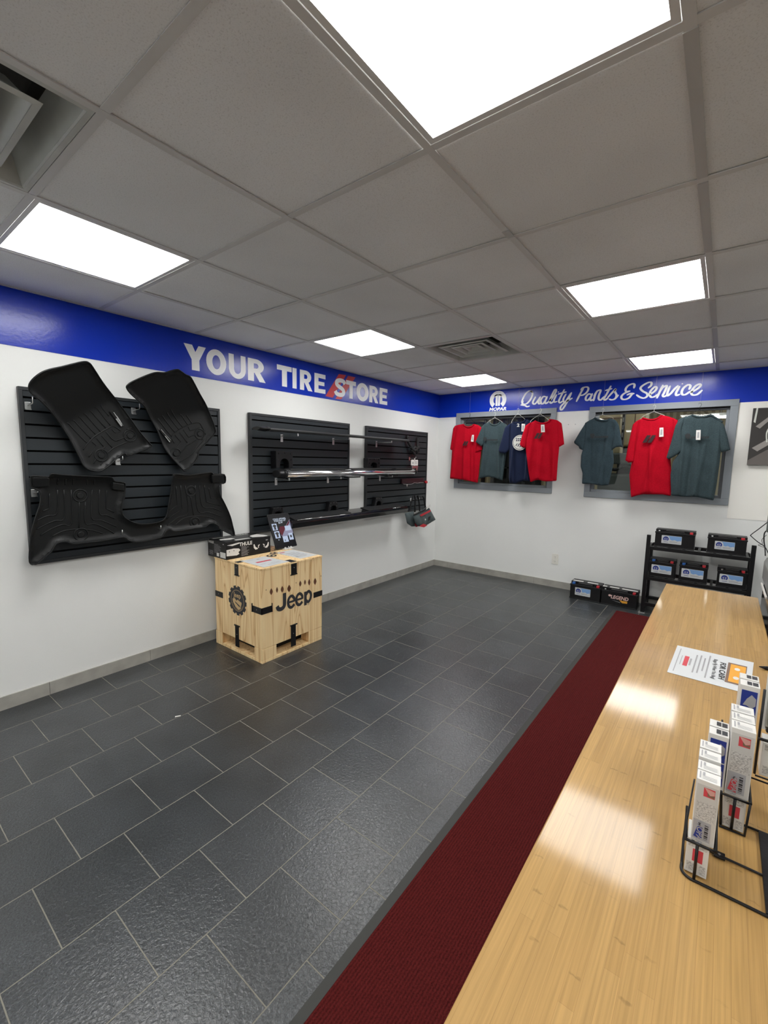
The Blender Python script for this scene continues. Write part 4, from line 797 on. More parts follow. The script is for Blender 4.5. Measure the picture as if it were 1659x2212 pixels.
prism(bm, [(.10, -2.96, 1.655), (.235, -2.96, 1.648), (.245, -2.96, 1.662), (.235, -2.96, 1.674), (.10, -2.96, 1.682)], (0, 1.93, 0))
obj('board', bm, M['gun'], t, bevel=.003)
bm = nb(); oval(bm, -2.96, -3.045, .172, 1.666, .070, .020, taper=.35, steps=4); obj('end_cap', bm, M['black'], t)
bm = nb(); oval(bm, -1.03, -.985, .172, 1.666, .070, .020, taper=.35, steps=4); obj('end_cap', bm, M['black'], t)
t = thing('angular_running_board', (.17, -1.85, .82), 'wide black running board with a modelled edge highlight on the bottom row', 'running board')
bm = nb()
prism(bm, [(.075, -2.72, .930), (.205, -2.72, .905), (.218, -2.72, .880), (.205, -2.72, .838), (.15, -2.72, .822), (.075, -2.72, .845)], (0, 1.74, 0)); obj('board', bm, M['blackgloss'], t, bevel=.004)
for a, b_ in ((-2.68, -1.95), (-1.68, -1.02)):
    bm = nb(); prism(bm, [(.080, a, .9315), (.200, a, .9085), (.201, a, .9125), (.081, a, .9355)], (0, b_-a, 0)); obj('step_pad', bm, M['gun'], t, bevel=.001)
bm = nb(); tube(bm, [(.2055, -2.66, .9055), (.2055, -2.12, .9055)], .0022, 6); tube(bm, [(.2055, -1.27, .9055), (.2055, -1.12, .9055)], .003, 6); obj('edge_highlight', bm, M['chrome'], t)  # thin chrome rods stand in for the highlight along the board edge
def mount(y0, y1, z0, z1, x1, label, notch=True, taper=0):
    t = thing('mounting_bracket', (.03, (y0+y1)/2, z0), label, 'bracket', 'black arched mounting brackets')
    yc = (y0+y1)/2; w = (y1-y0)*.26; h = (z1-z0)*.55; tp = taper*(y1-y0)
    pts = [(y0, z0)]+([(yc-w, z0)]+[(yc-w*math.cos(a), z0+h*.45+h*.55*math.sin(a)) for a in [math.pi*k/10 for k in range(11)]]+[(yc+w, z0)] if notch else [])+[(y1, z0), (y1-tp, z1), (y0+tp, z1)]
    bm = nb(); prism(bm, [(.028, y, z) for y, z in pts], (x1-.028, 0, 0)); obj('block', bm, M['black'], t, bevel=.004)
    bm = nb()
    for a, b_ in ((.14, .85), (.5, .88), (.86, .85), (.12, .5), (.88, .5)): cyl(bm, (x1-.001, y0+tp*.8+(y1-y0-1.6*tp)*a, z0+(z1-z0)*b_), (1, 0, 0), .006, .0025, 12)
    obj('bolt_head', bm, M['blackgloss'], t)
mount(-2.795, -2.613, 1.352, 1.497, .10, 'square black arched bracket standing above the left end of the chrome board')
mount(-1.575, -1.364, 1.350, 1.455, .09, 'black ribbed bracket above the chrome board on the corner panel')
mount(-2.155, -2.005, .930, 1.022, .08, 'tapered black arch bracket on the lower middle panel', taper=.16)
mount(-1.435, -1.285, .930, 1.025, .08, 'tapered black arch bracket on the lower corner panel', taper=.16)
mount(-2.835, -2.690, .935, 1.015, .08, 'black arch bracket half hidden behind the top of the tablet', taper=.16)
# tow straps, tag and clamp, red latch
t = thing('tow_strap', (.05, -.68, 1.5), 'knotted black strap with two hooks at the top right of the corner panel', 'strap')
bm = nb()
for pts in ([(.05, -.80, 1.725), (.06, -.79, 1.66), (.07, -.74, 1.60), (.08, -.70, 1.53), (.06, -.64, 1.515)], [(.05, -.57, 1.715), (.06, -.585, 1.65), (.07, -.60, 1.58), (.06, -.59, 1.52)], [(.08, -.76, 1.60), (.09, -.69, 1.56), (.09, -.61, 1.60), (.07, -.58, 1.55)], [(.07, -.74, 1.55), (.09, -.68, 1.60), (.08, -.62, 1.545)]):
    tube(bm, crom(pts, 6), .016, 8)
obj('webbing', bm, M['strap'], t)
for y in (-.80, -.575):
    bm = nb(); tube(bm, crom([(.035, y, 1.735), (.055, y+.018, 1.725), (.055, y+.02, 1.70), (.04, y, 1.69)], 5), .006, 8); obj('end_hook', bm, M['black'], t)
hook(-.705, 1.462, .112, 'steel hook carrying the white carded clamp on the corner panel', .02)
t = thing('carded_clamp', (.06, -.70, 1.26), 'grey metal clamp under a white card at the right end of the chrome board', 'clamp')
bm = nb(); prism(bm, [(.09, -.765, 1.372), (.09, -.625, 1.378), (.09, -.650, 1.300), (.09, -.700, 1.262), (.09, -.750, 1.290)], (.02, 0, 0)); obj('jaw', bm, M['steel'], t, bevel=.006)
bm = nb(); cyl(bm, (.112, -.70, 1.335), (1, 0, 0), .012, .008); obj('bolt', bm, M['black'], t)
part('hanging_tab', (.104, .106, -.712, -.698, 1.365, 1.47), 'card', t)
bm = nb(); pts = [(y*1+(-.785), z+1.379) for y, z in rounded(.152, .069, .008)]; prism(bm, [(.105, y, z) for y, z in pts], (.0015, 0, 0)); obj('header_card', bm, M['card'], t)
bm = nb(); P = panel_pt((.1068, -.785, 1.379), (0, 1, 0), (0, 0, 1), .0003)
rect(bm, P, .025, .055, .018, .042); [rect(bm, P, .075, .13, .045-.009*k, .049-.009*k) for k in range(4)]; rect(bm, P, .065, .09, .056, .064)
obj('small_print', bm, M['greytxt'], t)
t = thing('latch_kit', (.05, -.66, 1.15), 'dark red and black latch with cable below the clamp on the corner panel', 'latch kit')
bm = nb(); box(bm, .035, .06, -.895, -.415, 1.160, 1.218); obj('packet', bm, mat('dark_red_packet', (.035, .006, .010, 1), .35), t, bevel=.004)
bm = nb(); tube(bm, crom([(.065, -.88, 1.158), (.068, -.80, 1.150), (.068, -.70, 1.152), (.068, -.64, 1.165), (.068, -.58, 1.158), (.068, -.50, 1.163), (.06, -.42, 1.160)], 5), .003, 6); tube(bm, [(.065, -.80, 1.15), (.065, -.80, 1.12)], .007, 6); obj('rod', bm, M['steel'], t)
bm = nb(); cyl(bm, (.045, -.365, 1.165), (1, 0, 0), .017, .03, 16); obj('red_cap', bm, M['redp'], t)
bm = nb(); tube(bm, crom([(.06, -.35, 1.163), (.065, -.315, 1.155), (.065, -.285, 1.158), (.065, -.262, 1.17)], 5), .002, 6); obj('cable_end', bm, M['steel'], t)
# ---------------------------------------------------------------- tote bags
def bagbody(name, pts, depth, m, t):
    out = crom([Vector(p) for p in pts], 1, closed=True); x0 = pts[0][0]
    o2 = [(p.y, p.z) for p in out]
    V, T, dist = fill2d(o2, .02); bm = nb(); A, B2 = [], []
    for (y, z), e in zip(V, dist):
        k = math.sqrt(min(1, e/.07)); wv = .004*math.sin(y*60+z*35)
        a = bm.verts.new((x0+depth*.5*k+wv*k, y, z)); A.append(a)
        B2.append(a if e < 1e-5 else bm.verts.new((x0-depth*.5*k, y, z)))
    for a, b, c in T:
        for S_, fl in ((A, 0), (B2, 1)):
            q = [S_[a], S_[b], S_[c]]
            try: f = bm.faces.new(q[::-1] if fl else q); f.smooth = True
            except ValueError: pass
    bmesh.ops.recalc_face_normals(bm, faces=bm.faces[:])
    return obj(name, bm, m, t)
t = thing('tote_bag', (.09, -.75, .62), 'grey and red tote bag hanging behind, tight against the wall', 'bag', 'grey tote bags at the corner panel')
bagbody('bag_body', BAG2, .045, M['bag'], t)
bm = nb(); prism(bm, [(.125, -.70, .655), (.125, -.62, .735), (.125, -.55, .700), (.125, -.565, .625), (.125, -.67, .620)], (.004, 0, 0)); obj('red_gusset', bm, M['bagred'], t)
for s in (BAGST[0],):
    bm = nb(); tube(bm, crom(s, 6), .0025, 6, ry=.012); obj('strap_handle', bm, M['strap'], t)
t = thing('tote_bag', (.15, -.55, .62), 'grey and red tote bag in front with two black slashes, tilted', 'bag', 'grey tote bags at the corner panel')
bagbody('bag_body', BAG1, .06, M['bag'], t)
for s in (BAGST[2], BAGST[3], BAGST[1]):
    bm = nb(); tube(bm, crom(s, 6), .0025, 6, ry=.012); obj('strap_handle', bm, M['strap'], t)
X = [(.197, p[1], p[2]) for p in BAGX]
bm = nb(); prism(bm, X[0:4], (.002, 0, 0)); prism(bm, [(.189, p[1], p[2]) for p in BAGRED[0:4]], (.003, 0, 0)); obj('red_trim', bm, M['bagred'], t)
bm = nb(); prism(bm, X[4:8], (.002, 0, 0)); prism(bm, X[8:12], (.002, 0, 0)); obj('slash_mark', bm, M['strap'], t)
bm = nb(); cyl(bm, (.197, X[12][1], X[12][2]), (1, 0, 0), .011, .004); obj('snap_button', bm, M['card'], t)
bm = nb(); a, b_ = Vector(BAG1[0]), Vector(BAG1[2]); tube(bm, [a+Vector((.012, 0, 0)), (a+b_)/2+Vector((.03, 0, 0)), b_+Vector((.012, 0, 0))], .008, 6); obj('top_hem', bm, M['strap'], t)
bm = nb(); c = Vector((.192, -.50, .845)); prism(bm, [c+Vector((0, y, z)) for y, z in ((-.05, -.012), (.05, .018), (.045, .045), (-.045, .012))], (.002, 0, 0)); obj('swing_tag', bm, M['card'], t)
hook(-.655, .955, .15, 'steel hook carrying the two tote bags by their straps', .03)
# ---------------------------------------------------------------- shirts on hangers
def shirt(key, m, y, label, group=None):
    D = globals()['SHIRT_'+key]
    body = D['body']; zmin = min(p[1] for p in body); xc = sum(p[0] for p in body)/len(body)
    t = thing('t_shirt', (xc, y, zmin), label, 'shirt', group)
    rnd = random.Random(key)
    # front folds: sum of a few vertical pleats, stronger lower down
    pl = [(body[0][0]+(rnd.random()*.9-.1)*.36, .010+.010*rnd.random(), .014+.02*rnd.random(), (rnd.random()-.5)*.10) for _ in range(7)]
    ztop = max(p[1] for p in body)
    x_l, x_r = min(p[0] for p in body), max(p[0] for p in body)
    pl = [(x_l+(x_r-x_l)*(k+.5+.5*(rnd.random()-.5))/6, .016+.014*rnd.random(), .012+.014*rnd.random(), (rnd.random()-.5)*.20) for k in range(6)]
    def folds(x, z):
        dn = min(1, max(0, (ztop-.12-z)/.35)); v = 0
        for x0, am, w_, sl in pl:
            d = (x-x0-sl*(ztop-z))/w_; v += am*math.exp(-d*d)*(1 if (int(x0*1000) % 2) else -.7)
        return v*(.25+.75*dn)+.0015*math.sin(z*38+x*20)
    def shell(poly, yc, th, name, step=.010, fold=True, open_bottom=False):
        q = []
        for i, p in enumerate(poly):
            a, b = poly[i-1], poly[(i+1) % len(poly)]; P_, A_, C_ = Vector(p), Vector(a), Vector(b)
            c = .16
            la, lb = min(c, .012/max((A_-P_).length, 1e-4)), min(c, .012/max((C_-P_).length, 1e-4))
            s_, e_ = P_.lerp(A_, la), P_.lerp(C_, lb)
            q += [s_, (s_+2*P_+e_)/4, e_]
            ns_ = max(1, int((C_-P_).length*(1-2*c)/.03))
            q += [e_.lerp(C_.lerp(P_, min(c, .012/max((C_-P_).length, 1e-4))), k/ns_) for k in range(1, ns_)]
        o2 = [(p.x, p.y) for p in q]
        V, T, dist = fill2d(o2, step); bm = nb(); A, B2 = [], []
        for (x, z), e in zip(V, dist):
            k = math.sqrt(min(1, (e+.0008)/.018)); zb = zmin+.02
            fo = folds(x, z) if fold else 0
            A.append(bm.verts.new((x, yc-th*k-fo*min(1, .25+e/.03), z)))
            B2.append(bm.verts.new((x, yc+th*.75*k-fo*.3, z-.004*(e > .01))))
        for a, b, c in T:
            bm.faces.new([A[a], A[b], A[c]]).smooth = True; bm.faces.new([B2[c], B2[b], B2[a]]).smooth = True
        n = len(o2)
        if not open_bottom:
            for i in range(n):
                j = (i+1) % n
                try: bm.faces.new([A[i], A[j], B2[j], B2[i]]).smooth = True
                except ValueError: pass
        bmesh.ops.recalc_face_normals(bm, faces=bm.faces[:])
        return obj(name, bm, m, t)
    shell(body, y, .011, 'shirt_body')
    shell(D['sl'], y-.012, .010, 'sleeve', .016, fold=False)
    shell(D['sr'], y-.010, .009, 'sleeve', .016, fold=False)
    # dark cuff opening lines
    for S_ in (D['sl'], D['sr']):
        lo = sorted(S_, key=lambda p: p[1])[:3]; lo.sort(key=lambda p: p[0])
        bm = nb(); tube(bm, [(p[0], y-.010, p[1]+.002) for p in lo], .0026, 5); obj('cuff_hem', bm, m, t)
    neck = [D['body'][0]]+D['body'][:-5:-1]; neck.sort(key=lambda p: p[0])
    q = crom([Vector((p[0], y-.011-.004*math.sin(math.pi*i/(len(neck)-1)), p[1]-.003)) for i, p in enumerate(neck)], 6)
    bm = nb(); tube(bm, q, .0035, 6, ry=.009); obj('collar', bm, m, t)
    return t, neck, folds
def hanger(key, y, neck, label, wire='wire', body=None):
    h0, h1 = HOOK[key]; t = thing('clothes_hanger', (h1[0], y, h1[1]), label, 'hanger', 'wire hangers on clear line')
    x, z = h1; top = h0[1]
    bm = nb(); hk = [(x, y, z-.004), (x, y, z+.02), (x+.008, y, z+.035), (x+.010, y, z+.050), (x, y, z+.060), (x-.012, y, z+.052)]
    tube(bm, crom(hk, 5), .0016, 6); obj('hook', bm, M[wire], t)
    xs = sorted(p[0] for p in body); zt = max(p[1] for p in body); xl, xr = xs[0]+.05, xs[-1]-.05
    bm = nb(); tube(bm, crom([(x, y, z), (x-.02, y, z-.012), (max(xl, x-.10), y, zt-.012), (xl+.01, y, zt-.065)], 5), .0018, 6)
    tube(bm, crom([(x, y, z), (x+.02, y, z-.012), (min(xr, x+.10), y, zt-.012), (xr-.01, y, zt-.065)], 5), .0018, 6)
    tube(bm, [(xl+.01, y, zt-.065), (xr-.01, y, zt-.065)], .0018, 6); obj('shoulder_wire', bm, M[wire], t)
    bm = nb(); tube(bm, [(x, y, z+.058), (x, y, CEIL-.002)], .0005, 4); obj('hanging_line', bm, M['line'], t)
def hash_marks(t, x, z, w, y, m, shear=.5):
    bm = nb(); h = w*.72
    for k in range(2):
        a = x-w/2+k*w*.42; pts = [(a, z-h/2), (a+w*.34, z-h/2), (a+w*.34+h*shear, z+h/2), (a+h*shear, z+h/2)]
        prism(bm, [(px, y, pz) for px, pz in pts], (0, -.0012, 0))
        for s in (-.25, .12): pass
    obj('chest_print', bm, m, t)
def swing(t, pts, y):
    bm = nb(); prism(bm, [(px, y, pz) for px, pz in pts], (0, -.002, 0)); o = obj('price_tag', bm, M['card'], t); o['label'] = 'white paper tag'
    c = [sum(p[0] for p in pts)/4, sum(p[1] for p in pts)/4]
    bm = nb(); prism(bm, [(c[0]+(px-c[0])*.45, y-.0021, c[1]+(pz-c[1])*.6) for px, pz in pts], (0, -.0004, 0)); obj('tag_print', bm, M['greytxt'], o)
def band_print(t, x, z, w, y, m, rows=1):
    """dark unreadable printed motif: an angular head shape and a short word-like bar"""
    bm = nb(); r = random.Random(int(x*1000))
    hx = x-w*.36
    prism(bm, [(hx-.025, y, z+.02), (hx-.01, y, z+.035), (hx+.015, y, z+.03), (hx+.022, y, z+.012), (hx+.008, y, z-.018), (hx-.012, y, z-.012)], (0, -.001, 0))
    a = x-w*.24
    while a < x+w*.45:
        ww = .010+.008*r.random(); prism(bm, [(a, y, z-.012), (a+ww, y, z-.012), (a+ww+.004, y, z+.006), (a+.004, y, z+.006)], (0, -.001, 0)); a += ww+.003
    obj('chest_print', bm, m, t)
Y = dict(red1=-.085, green1=-.120, navy=-.152, red2=-.212, grey2=-.12, red3=-.115, grey3=-.155)
info = [('red1', 'red', 'leftmost red t-shirt with two dark slashes, hanging at the left window'), ('green1', 'grey_b', 'slate grey t-shirt between the leftmost red and the navy shirt'),
 ('navy', 'navy', 'navy blue t-shirt with a round white print, partly behind a red one'), ('red2', 'red', 'red t-shirt with a white tag at the right end of the left window'),
 ('grey2', 'grey', 'slate grey t-shirt at the left end of the right window'), ('red3', 'red', 'red t-shirt in the middle of the right window'), ('grey3', 'grey_b', 'largest slate grey t-shirt with a tag, at the right end of the right window')]
HL = dict(red1='hanger of the leftmost red shirt', green1='hanger of the grey shirt in the left window', navy='hanger of the navy shirt', red2='hanger of the tagged red shirt, left window',
 grey2='hanger of the left grey shirt at the right window', red3='white hanger of the red shirt at the right window', grey3='dark hanger of the largest grey shirt')
T_ = {}
for k, m, lab in info:
    t, neck, fo = shirt(k, M[m], Y[k], lab); T_[k] = (t, fo)
    hanger(k, Y[k], neck, HL[k]+', on a clear line', 'blackmetal' if k in ('grey3', 'red1') else 'wire', globals()['SHIRT_'+k]['body'])
def yy(k, d=.040): return Y[k]-d
hash_marks(T_['red1'][0], .475, 1.665, .075, yy('red1', .041), M['darkink']); swing(T_['red1'][0], TAGS['red1'], yy('red1', .045))
hash_marks(T_['red2'][0], 1.430, 1.735, .085, yy('red2', .041), M['darkink']); swing(T_['red2'][0], TAGS['red2'], yy('red2', .045))
hash_marks(T_['red3'][0], 2.480, 1.690, .100, yy('red3', .041), M['darkink']); swing(T_['red3'][0], TAGS['red3'], yy('red3', .045))
band_print(T_['green1'][0], .83, 1.705, .20, yy('green1', .041), M['greyink'])
band_print(T_['grey2'][0], 2.03, 1.72, .17, yy('grey2', .041), M['greyink'])
band_print(T_['grey3'][0], 2.87, 1.70, .19, yy('grey3', .041), M['greyink']); swing(T_['grey3'][0], TAGS['grey3'], yy('grey3', .047))
# round navy print: white disc, ring, slanting strokes
t = T_['navy'][0]; cx, cz, yb = 1.205, 1.665, yy('navy', .0)
bm = nb()
def disc(bm, x, z, r, y, mi, seg=32, th=.0012): prism(bm, [(x+r*math.cos(2*math.pi*k/seg), y, z+r*math.sin(2*math.pi*k/seg)) for k in range(seg)], (0, -th, 0), mi)
disc(bm, cx, cz, .088, yb-.034, 0); disc(bm, cx, cz, .079, yb-.0353, 1); disc(bm, cx, cz, .074, yb-.0366, 0)
for k in range(5):
    a = -.05+.024*k; prism(bm, [(cx+a, yb-.0379, cz-.052+abs(a)*.3), (cx+a+.010, yb-.0379, cz-.052+abs(a)*.3), (cx+a+.026, yb-.0379, cz-.010), (cx+a+.016, yb-.0379, cz-.010)], (0, -.001, 0), 1)
for k in range(2):
    for q in range(4): prism(bm, [(cx-.048+.022*q, yb-.0379, cz+.018+.020*k), (cx-.032+.022*q, yb-.0379, cz+.018+.020*k), (cx-.030+.022*q, yb-.0379, cz+.030+.020*k), (cx-.046+.022*q, yb-.0379, cz+.030+.020*k)], (0, -.001, 0), 1)
obj('round_print', bm, [M['whiteink'], M['navy']], t)
bm = nb(); text_bm(bm, '2', .05, (1.175, yb-.038, 1.862), (1, 0, 0), (0, 0, 1), bold=.03, sx=1.2); obj('size_mark', bm, M['whiteink'], t)
swing(t, TAGS['navy'], yb-.042)
# ---------------------------------------------------------------- wooden crate
CX0, CX1, CY0, CY1, CH = .088, .655, -3.375, -2.800, .683
t = thing('wooden_crate', (.37, -3.09, 0), 'pine plywood crate with black metal clips and the word Jeep on its front', 'crate')
bm = nb(); box(bm, CX0, CX1, CY0, CY1, .106, CH-.0125); obj('box_body', bm, M['ply'], t, bevel=.002)
part('lid', (CX0-.003, CX1+.004, CY0-.004, CY1+.003, CH-.012, CH), 'ply', t, bevel=.0015)
bm = nb(); box(bm, CX0-.010, CX1, CY0, CY1, 0, .021); obj('bottom_deck', bm, M['ply'], t, bevel=.002)
for (a, b_, c, d) in ((CX0-.01, CX0+.080, CY0, CY0+.12), (CX1-.09, CX1, CY0, CY0+.125), (CX1-.09, CX1, CY1-.14, CY1), (CX0-.01, CX0+.08, CY1-.12, CY1)):
    part('corner_block', (a, b_, c, d, .021, .104), 'ply', t, bevel=.003)
part('black_interior', (CX0+.10, CX1-.11, CY0+.10, CY1-.10, .021, .104), 'black', t)  # black block filling the inside between the corner blocks
# metal clips: flat plates with a bent tab, let into the faces
e = .0022
def clipF1(x0, x1, z0, z1, tab):
    bm = nb(); box(bm, x0, x1, CY0-e, CY0+.002, z0, z1)
    if tab == 'b': box(bm, x0, x1+.012, CY0-.006, CY0, z0-.006, z0)
    if tab == 't': box(bm, x0-.004, x1+.014, CY0-.008, CY0, z1, z1+.008)
    return bm
def scr(bm, p, ax): cyl(bm, p, ax, .0035, .0012, 10)
o = obj('metal_clip', clipF1(.346, .392, .592, CH+.001, 'b'), M['blackmetal'], t); bm = nb(); scr(bm, (.369, CY0-e, .645), (0, -1, 0)); obj('screw', bm, M['screw'], o)
bm = clipF1(.338, .382, .045, .205, 't'); o = obj('metal_clip', bm, M['blackmetal'], t); bm = nb(); scr(bm, (.360, CY0-e, .14), (0, -1, 0)); obj('screw', bm, M['screw'], o)
bm = nb(); box(bm, CX0-e, .186, CY0-e, CY0+.002, .378, .422); box(bm, CX0-e, CX0+.001, CY0-e, CY0+.08, .378, .422); o = obj('metal_clip', bm, M['blackmetal'], t); bm = nb(); scr(bm, (.13, CY0-e, .402), (0, -1, 0)); obj('screw', bm, M['screw'], o)
bm = nb(); box(bm, .553, CX1+e, CY0-e, CY0+.002, .358, .404); box(bm, CX1-.001, CX1+e, CY0-e, -3.288, .358, .404); box(bm, .549, .553, CY0-.007, CY0, .358, .420); box(bm, CX1, CX1+.006, -3.290, -3.286, .358, .422)
o = obj('metal_clip', bm, M['blackmetal'], t); bm = nb(); scr(bm, (.60, CY0-e, .383), (0, -1, 0)); obj('screw', bm, M['screw'], o)
bm = nb(); box(bm, CX1-.001, CX1+e, -3.112, -3.059, .592, CH+.002); box(bm, CX1-.075, CX1+e, -3.112, -3.059, CH-.001, CH+.0015); box(bm, CX1, CX1+.007, -3.120, -3.057, .586, .592)
o = obj('metal_clip', bm, M['blackmetal'], t); bm = nb(); scr(bm, (CX1+e, -3.085, .64), (1, 0, 0)); obj('screw', bm, M['screw'], o)
bm = nb(); box(bm, CX1-.001, CX1+e, -3.118, -3.072, .040, .204); box(bm, CX1, CX1+.008, -3.125, -3.060, .202, .209)
o = obj('metal_clip', bm, M['blackmetal'], t); bm = nb(); scr(bm, (CX1+e, -3.095, .14), (1, 0, 0)); obj('screw', bm, M['screw'], o)
bm = nb(); box(bm, CX1-.001, CX1+e, -2.890, CY1+e, .361, .404); box(bm, CX1-.03, CX1+e, CY1-.001, CY1+e, .361, .404); obj('metal_clip', bm, M['blackmetal'], t)
bm = nb(); box(bm, .346, .392, CY0-e, CY0+.07, CH-.001, CH+.0015); obj('metal_clip', bm, M['blackmetal'], t)
# knots
def leaf(bm, y, z, w, h):
    pts = [(y+w*math.sin(math.pi*k/8)*(.9 if k < 4 else 1), z+h*(.5-k/8)) for k in range(9)]+[(y-w*math.sin(math.pi*k/8), z+h*(.5-k/8)) for k in range(7, 0, -1)]
    bm.faces.new([bm.verts.new((CX1+.0006, a, b_)) for a, b_ in pts])
for y, z, w, h in ((-3.292, .505, .013, .050), (-3.242, .506, .009, .044), (-3.195, .500, .013, .050), (-3.132, .492, .017, .055), (-3.025, .505, .012, .047), (-2.978, .506, .009, .043), (-2.935, .497, .012, .052), (-2.874, .490, .015, .056), (-3.336, .527, .004, .008), (-3.066, .520, .004, .008), (-2.811, .521, .004, .009)):
    bm = nb(); leaf(bm, y, z, w, h); obj('wood_knot', bm, M['knot'], t)
# big printed word
t3 = thing_w = t
bm = nb()
def F2(a, b_, k=1): return Vector((CX1+.001+.0003*k, a, b_))
# J, e, e, p as bold strokes (a = along the face, b = height)
def bold_stroke(bm, pts, w, to3, n=6, closed=False, lay=1):
    q = crom([Vector((a, b, 0)) for a, b in pts], n, closed) if len(pts) > 2 else [Vector((*pts[0], 0)), Vector((*pts[1], 0))]
    m = len(q); L_, R_ = [], []
    for i, p in enumerate(q):
        tt = ((q[(i+1) % m]-q[i-1]) if closed else (q[min(i+1, m-1)]-q[max(i-1, 0)])).normalized(); nn = Vector((-tt.y, tt.x, 0))*w/2
        L_.append(to3((p+nn).x, (p+nn).y, lay)); R_.append(to3((p-nn).x, (p-nn).y, lay))
    for i in range(m if closed else m-1): quad(bm, [L_[i], R_[i], R_[(i+1) % m], L_[(i+1) % m]])
W_ = .030
bold_stroke(bm, [(-3.176, .468), (-3.176, .40), (-3.180, .372), (-3.202, .357), (-3.230, .362), (-3.243, .386)], W_, F2)
for c in (-3.113, -3.035):
    bold_stroke(bm, [(c-.026, .388), (c+.028, .388)], .016, F2, lay=2)
    bold_stroke(bm, [(c+.028, .382), (c+.027, .408), (c+.005, .430), (c-.020, .420), (c-.030, .388), (c-.020, .355), (c+.004, .345), (c+.030, .362)], .022, F2)
bold_stroke(bm, [(-2.975, .432), (-2.975, .325)], .026, F2, lay=2)
bold_stroke(bm, [(-2.968, .405), (-2.945, .428), (-2.922, .410), (-2.918, .385), (-2.928, .358), (-2.948, .346), (-2.968, .362)], .022, F2)
o = obj('printed_word', bm, M['ink'], t)
bm = nb(); ring = [(-2.944+.009*math.cos(a), .330+.009*math.sin(a)) for a in [2*math.pi*k/16 for k in range(16)]]; bold_stroke(bm, ring, .0018, F2, 2, True); text_bm(bm, 'R', .012, (CX1+.0012, -2.944, .330), (0, 1, 0), (0, 0, 1)); obj('registered_mark', bm, M['ink'], t)
# gear-shaped emblem on the left face
gx, gz = .372, .400
def G(a, b_, k=1): return Vector((gx+a, CY0-.0006-.0003*k, gz+b_))
bm = nb(); pts = []
NT = 13
for k in range(NT):
    for fr, r in ((.0, .098), (.30, .100), (.36, .112), (.94, .112)):
        a = 2*math.pi*(k+fr)/NT+.1; pts.append((r*math.cos(a), r*math.sin(a)*1.0))
bm.faces.new([bm.verts.new(G(a, b_)) for a, b_ in pts]); em = obj('gear_emblem', bm, M['ink'], t)
bm = nb(); ring = [(.078*math.cos(a), .078*math.sin(a)) for a in [2*math.pi*k/40 for k in range(40)]]; bold_stroke(bm, ring, .003, lambda a, b_, k: G(a, b_, 2), 1, True)
text_bm(bm, 'Jeep', .052, G(0, .038, 2), (1, 0, 0), (0, 0, 1), bold=.015)
for pl in ([(-.060, .004), (-.030, .012), (-.012, -.004), (.0, .008), (.052, -.006), (.050, -.020), (.040, -.040), (.038, -.055), (.010, -.068), (-.025, -.052), (-.055, -.020)],):
    bm.faces.new([bm.verts.new(G(a, b_, 2)) for a, b_ in pl])
for k in range(14):
    a = math.radians(205+9.5*k); bold_stroke(bm, [(.066*math.cos(a), .066*math.sin(a)), (.071*math.cos(a), .071*math.sin(a))], .004, lambda p, q, kk: G(p, q, 2))
obj('emblem_marks', bm, mat('pine_show_through', (.60, .42, .21, 1), .6), em)
bm = nb(); bm.faces.new([bm.verts.new(G(a, b_, 3)) for a, b_ in ((-.030, -.010), (.030, -.034), (.028, -.046), (-.026, -.020))]); obj('emblem_slot', bm, M['ink'], em)
# round stencils on the lid
for (x, y) in ((.375, -3.068), (.315, -2.990)):
    bm = nb(); prism(bm, [(x+.040*math.cos(a), y+.040*math.sin(a), CH+.0002) for a in [2*math.pi*k/24 for k in range(24)]], (0, 0, .0008)); s_ = obj('lid_stencil', bm, M['ink'], t)
    bm = nb()
    for a0 in (0, math.pi): prism(bm, [(x+.025*math.cos(a0+a), y+.025*math.sin(a0+a), CH+.0011) for a in (0, .5, 1., 1.5)]+[(x+.008*math.cos(a0+a), y+.008*math.sin(a0+a), CH+.0011) for a in (1.5, 0)], (0, 0, .0003))
    obj('stencil_mark', bm, M['ply'], s_)
# papers on the crate
def sheet(pts, z, label, m='paper', marks=None):
    t = thing('paper_sheet', (sum(p[0] for p in pts)/4, sum(p[1] for p in pts)/4, z), label, 'paper', 'printed sheets on the crate')
    bm = nb(); prism(bm, [(p[0], p[1], z) for p in pts], (0, 0, .0008)); obj('sheet', bm, M[m], t)
    a, b_, c, d = [Vector((p[0], p[1], z+.0011)) for p in pts]
    def Q(u, v): return a.lerp(b_, u).lerp(d.lerp(c, u), v)
    for nm, mm, rs in marks:
        bm = nb()
        for (u0, u1, v0, v1) in rs: quad(bm, [Q(u0, v0), Q(u1, v0), Q(u1, v1), Q(u0, v1)])
        obj(nm, bm, M[mm], t)
    return t
r = random.Random(3)
def rows(n, v0, v1, u0, u1): return [(u0, u0+(u1-u0)*(.6+.4*r.random()), v0+(v1-v0)*k/n, v0+(v1-v0)*(k+.35)/n) for k in range(n)]
sheet([(.36, -3.335), (.36, -3.125), (.632, -3.110), (.638, -3.340)], CH+.0016, 'white sheet with a red headline at the near edge of the crate lid', marks=[('red_headline', 'redink', [(.2, .8, .42, .52)]), ('grey_lines', 'greytxt', [(.15, .4, .12, .14), (.5, .62, .14, .20), (.15, .35, .7, .72), (.5, .85, .75, .77), (.3, .8, .85, .87)])])
sheet([(.315, -2.985), (.315, -2.808), (.615, -2.808), (.615, -2.985)], CH+.0005, 'white sheet with grey print on the crate lid just below the tablet', marks=[('red_headline', 'redink', [(.08, .35, .10, .16)]), ('grey_lines', 'greytxt', rows(6, .3, .9, .15, .9)+[(.1, .2, .7, .85)])])
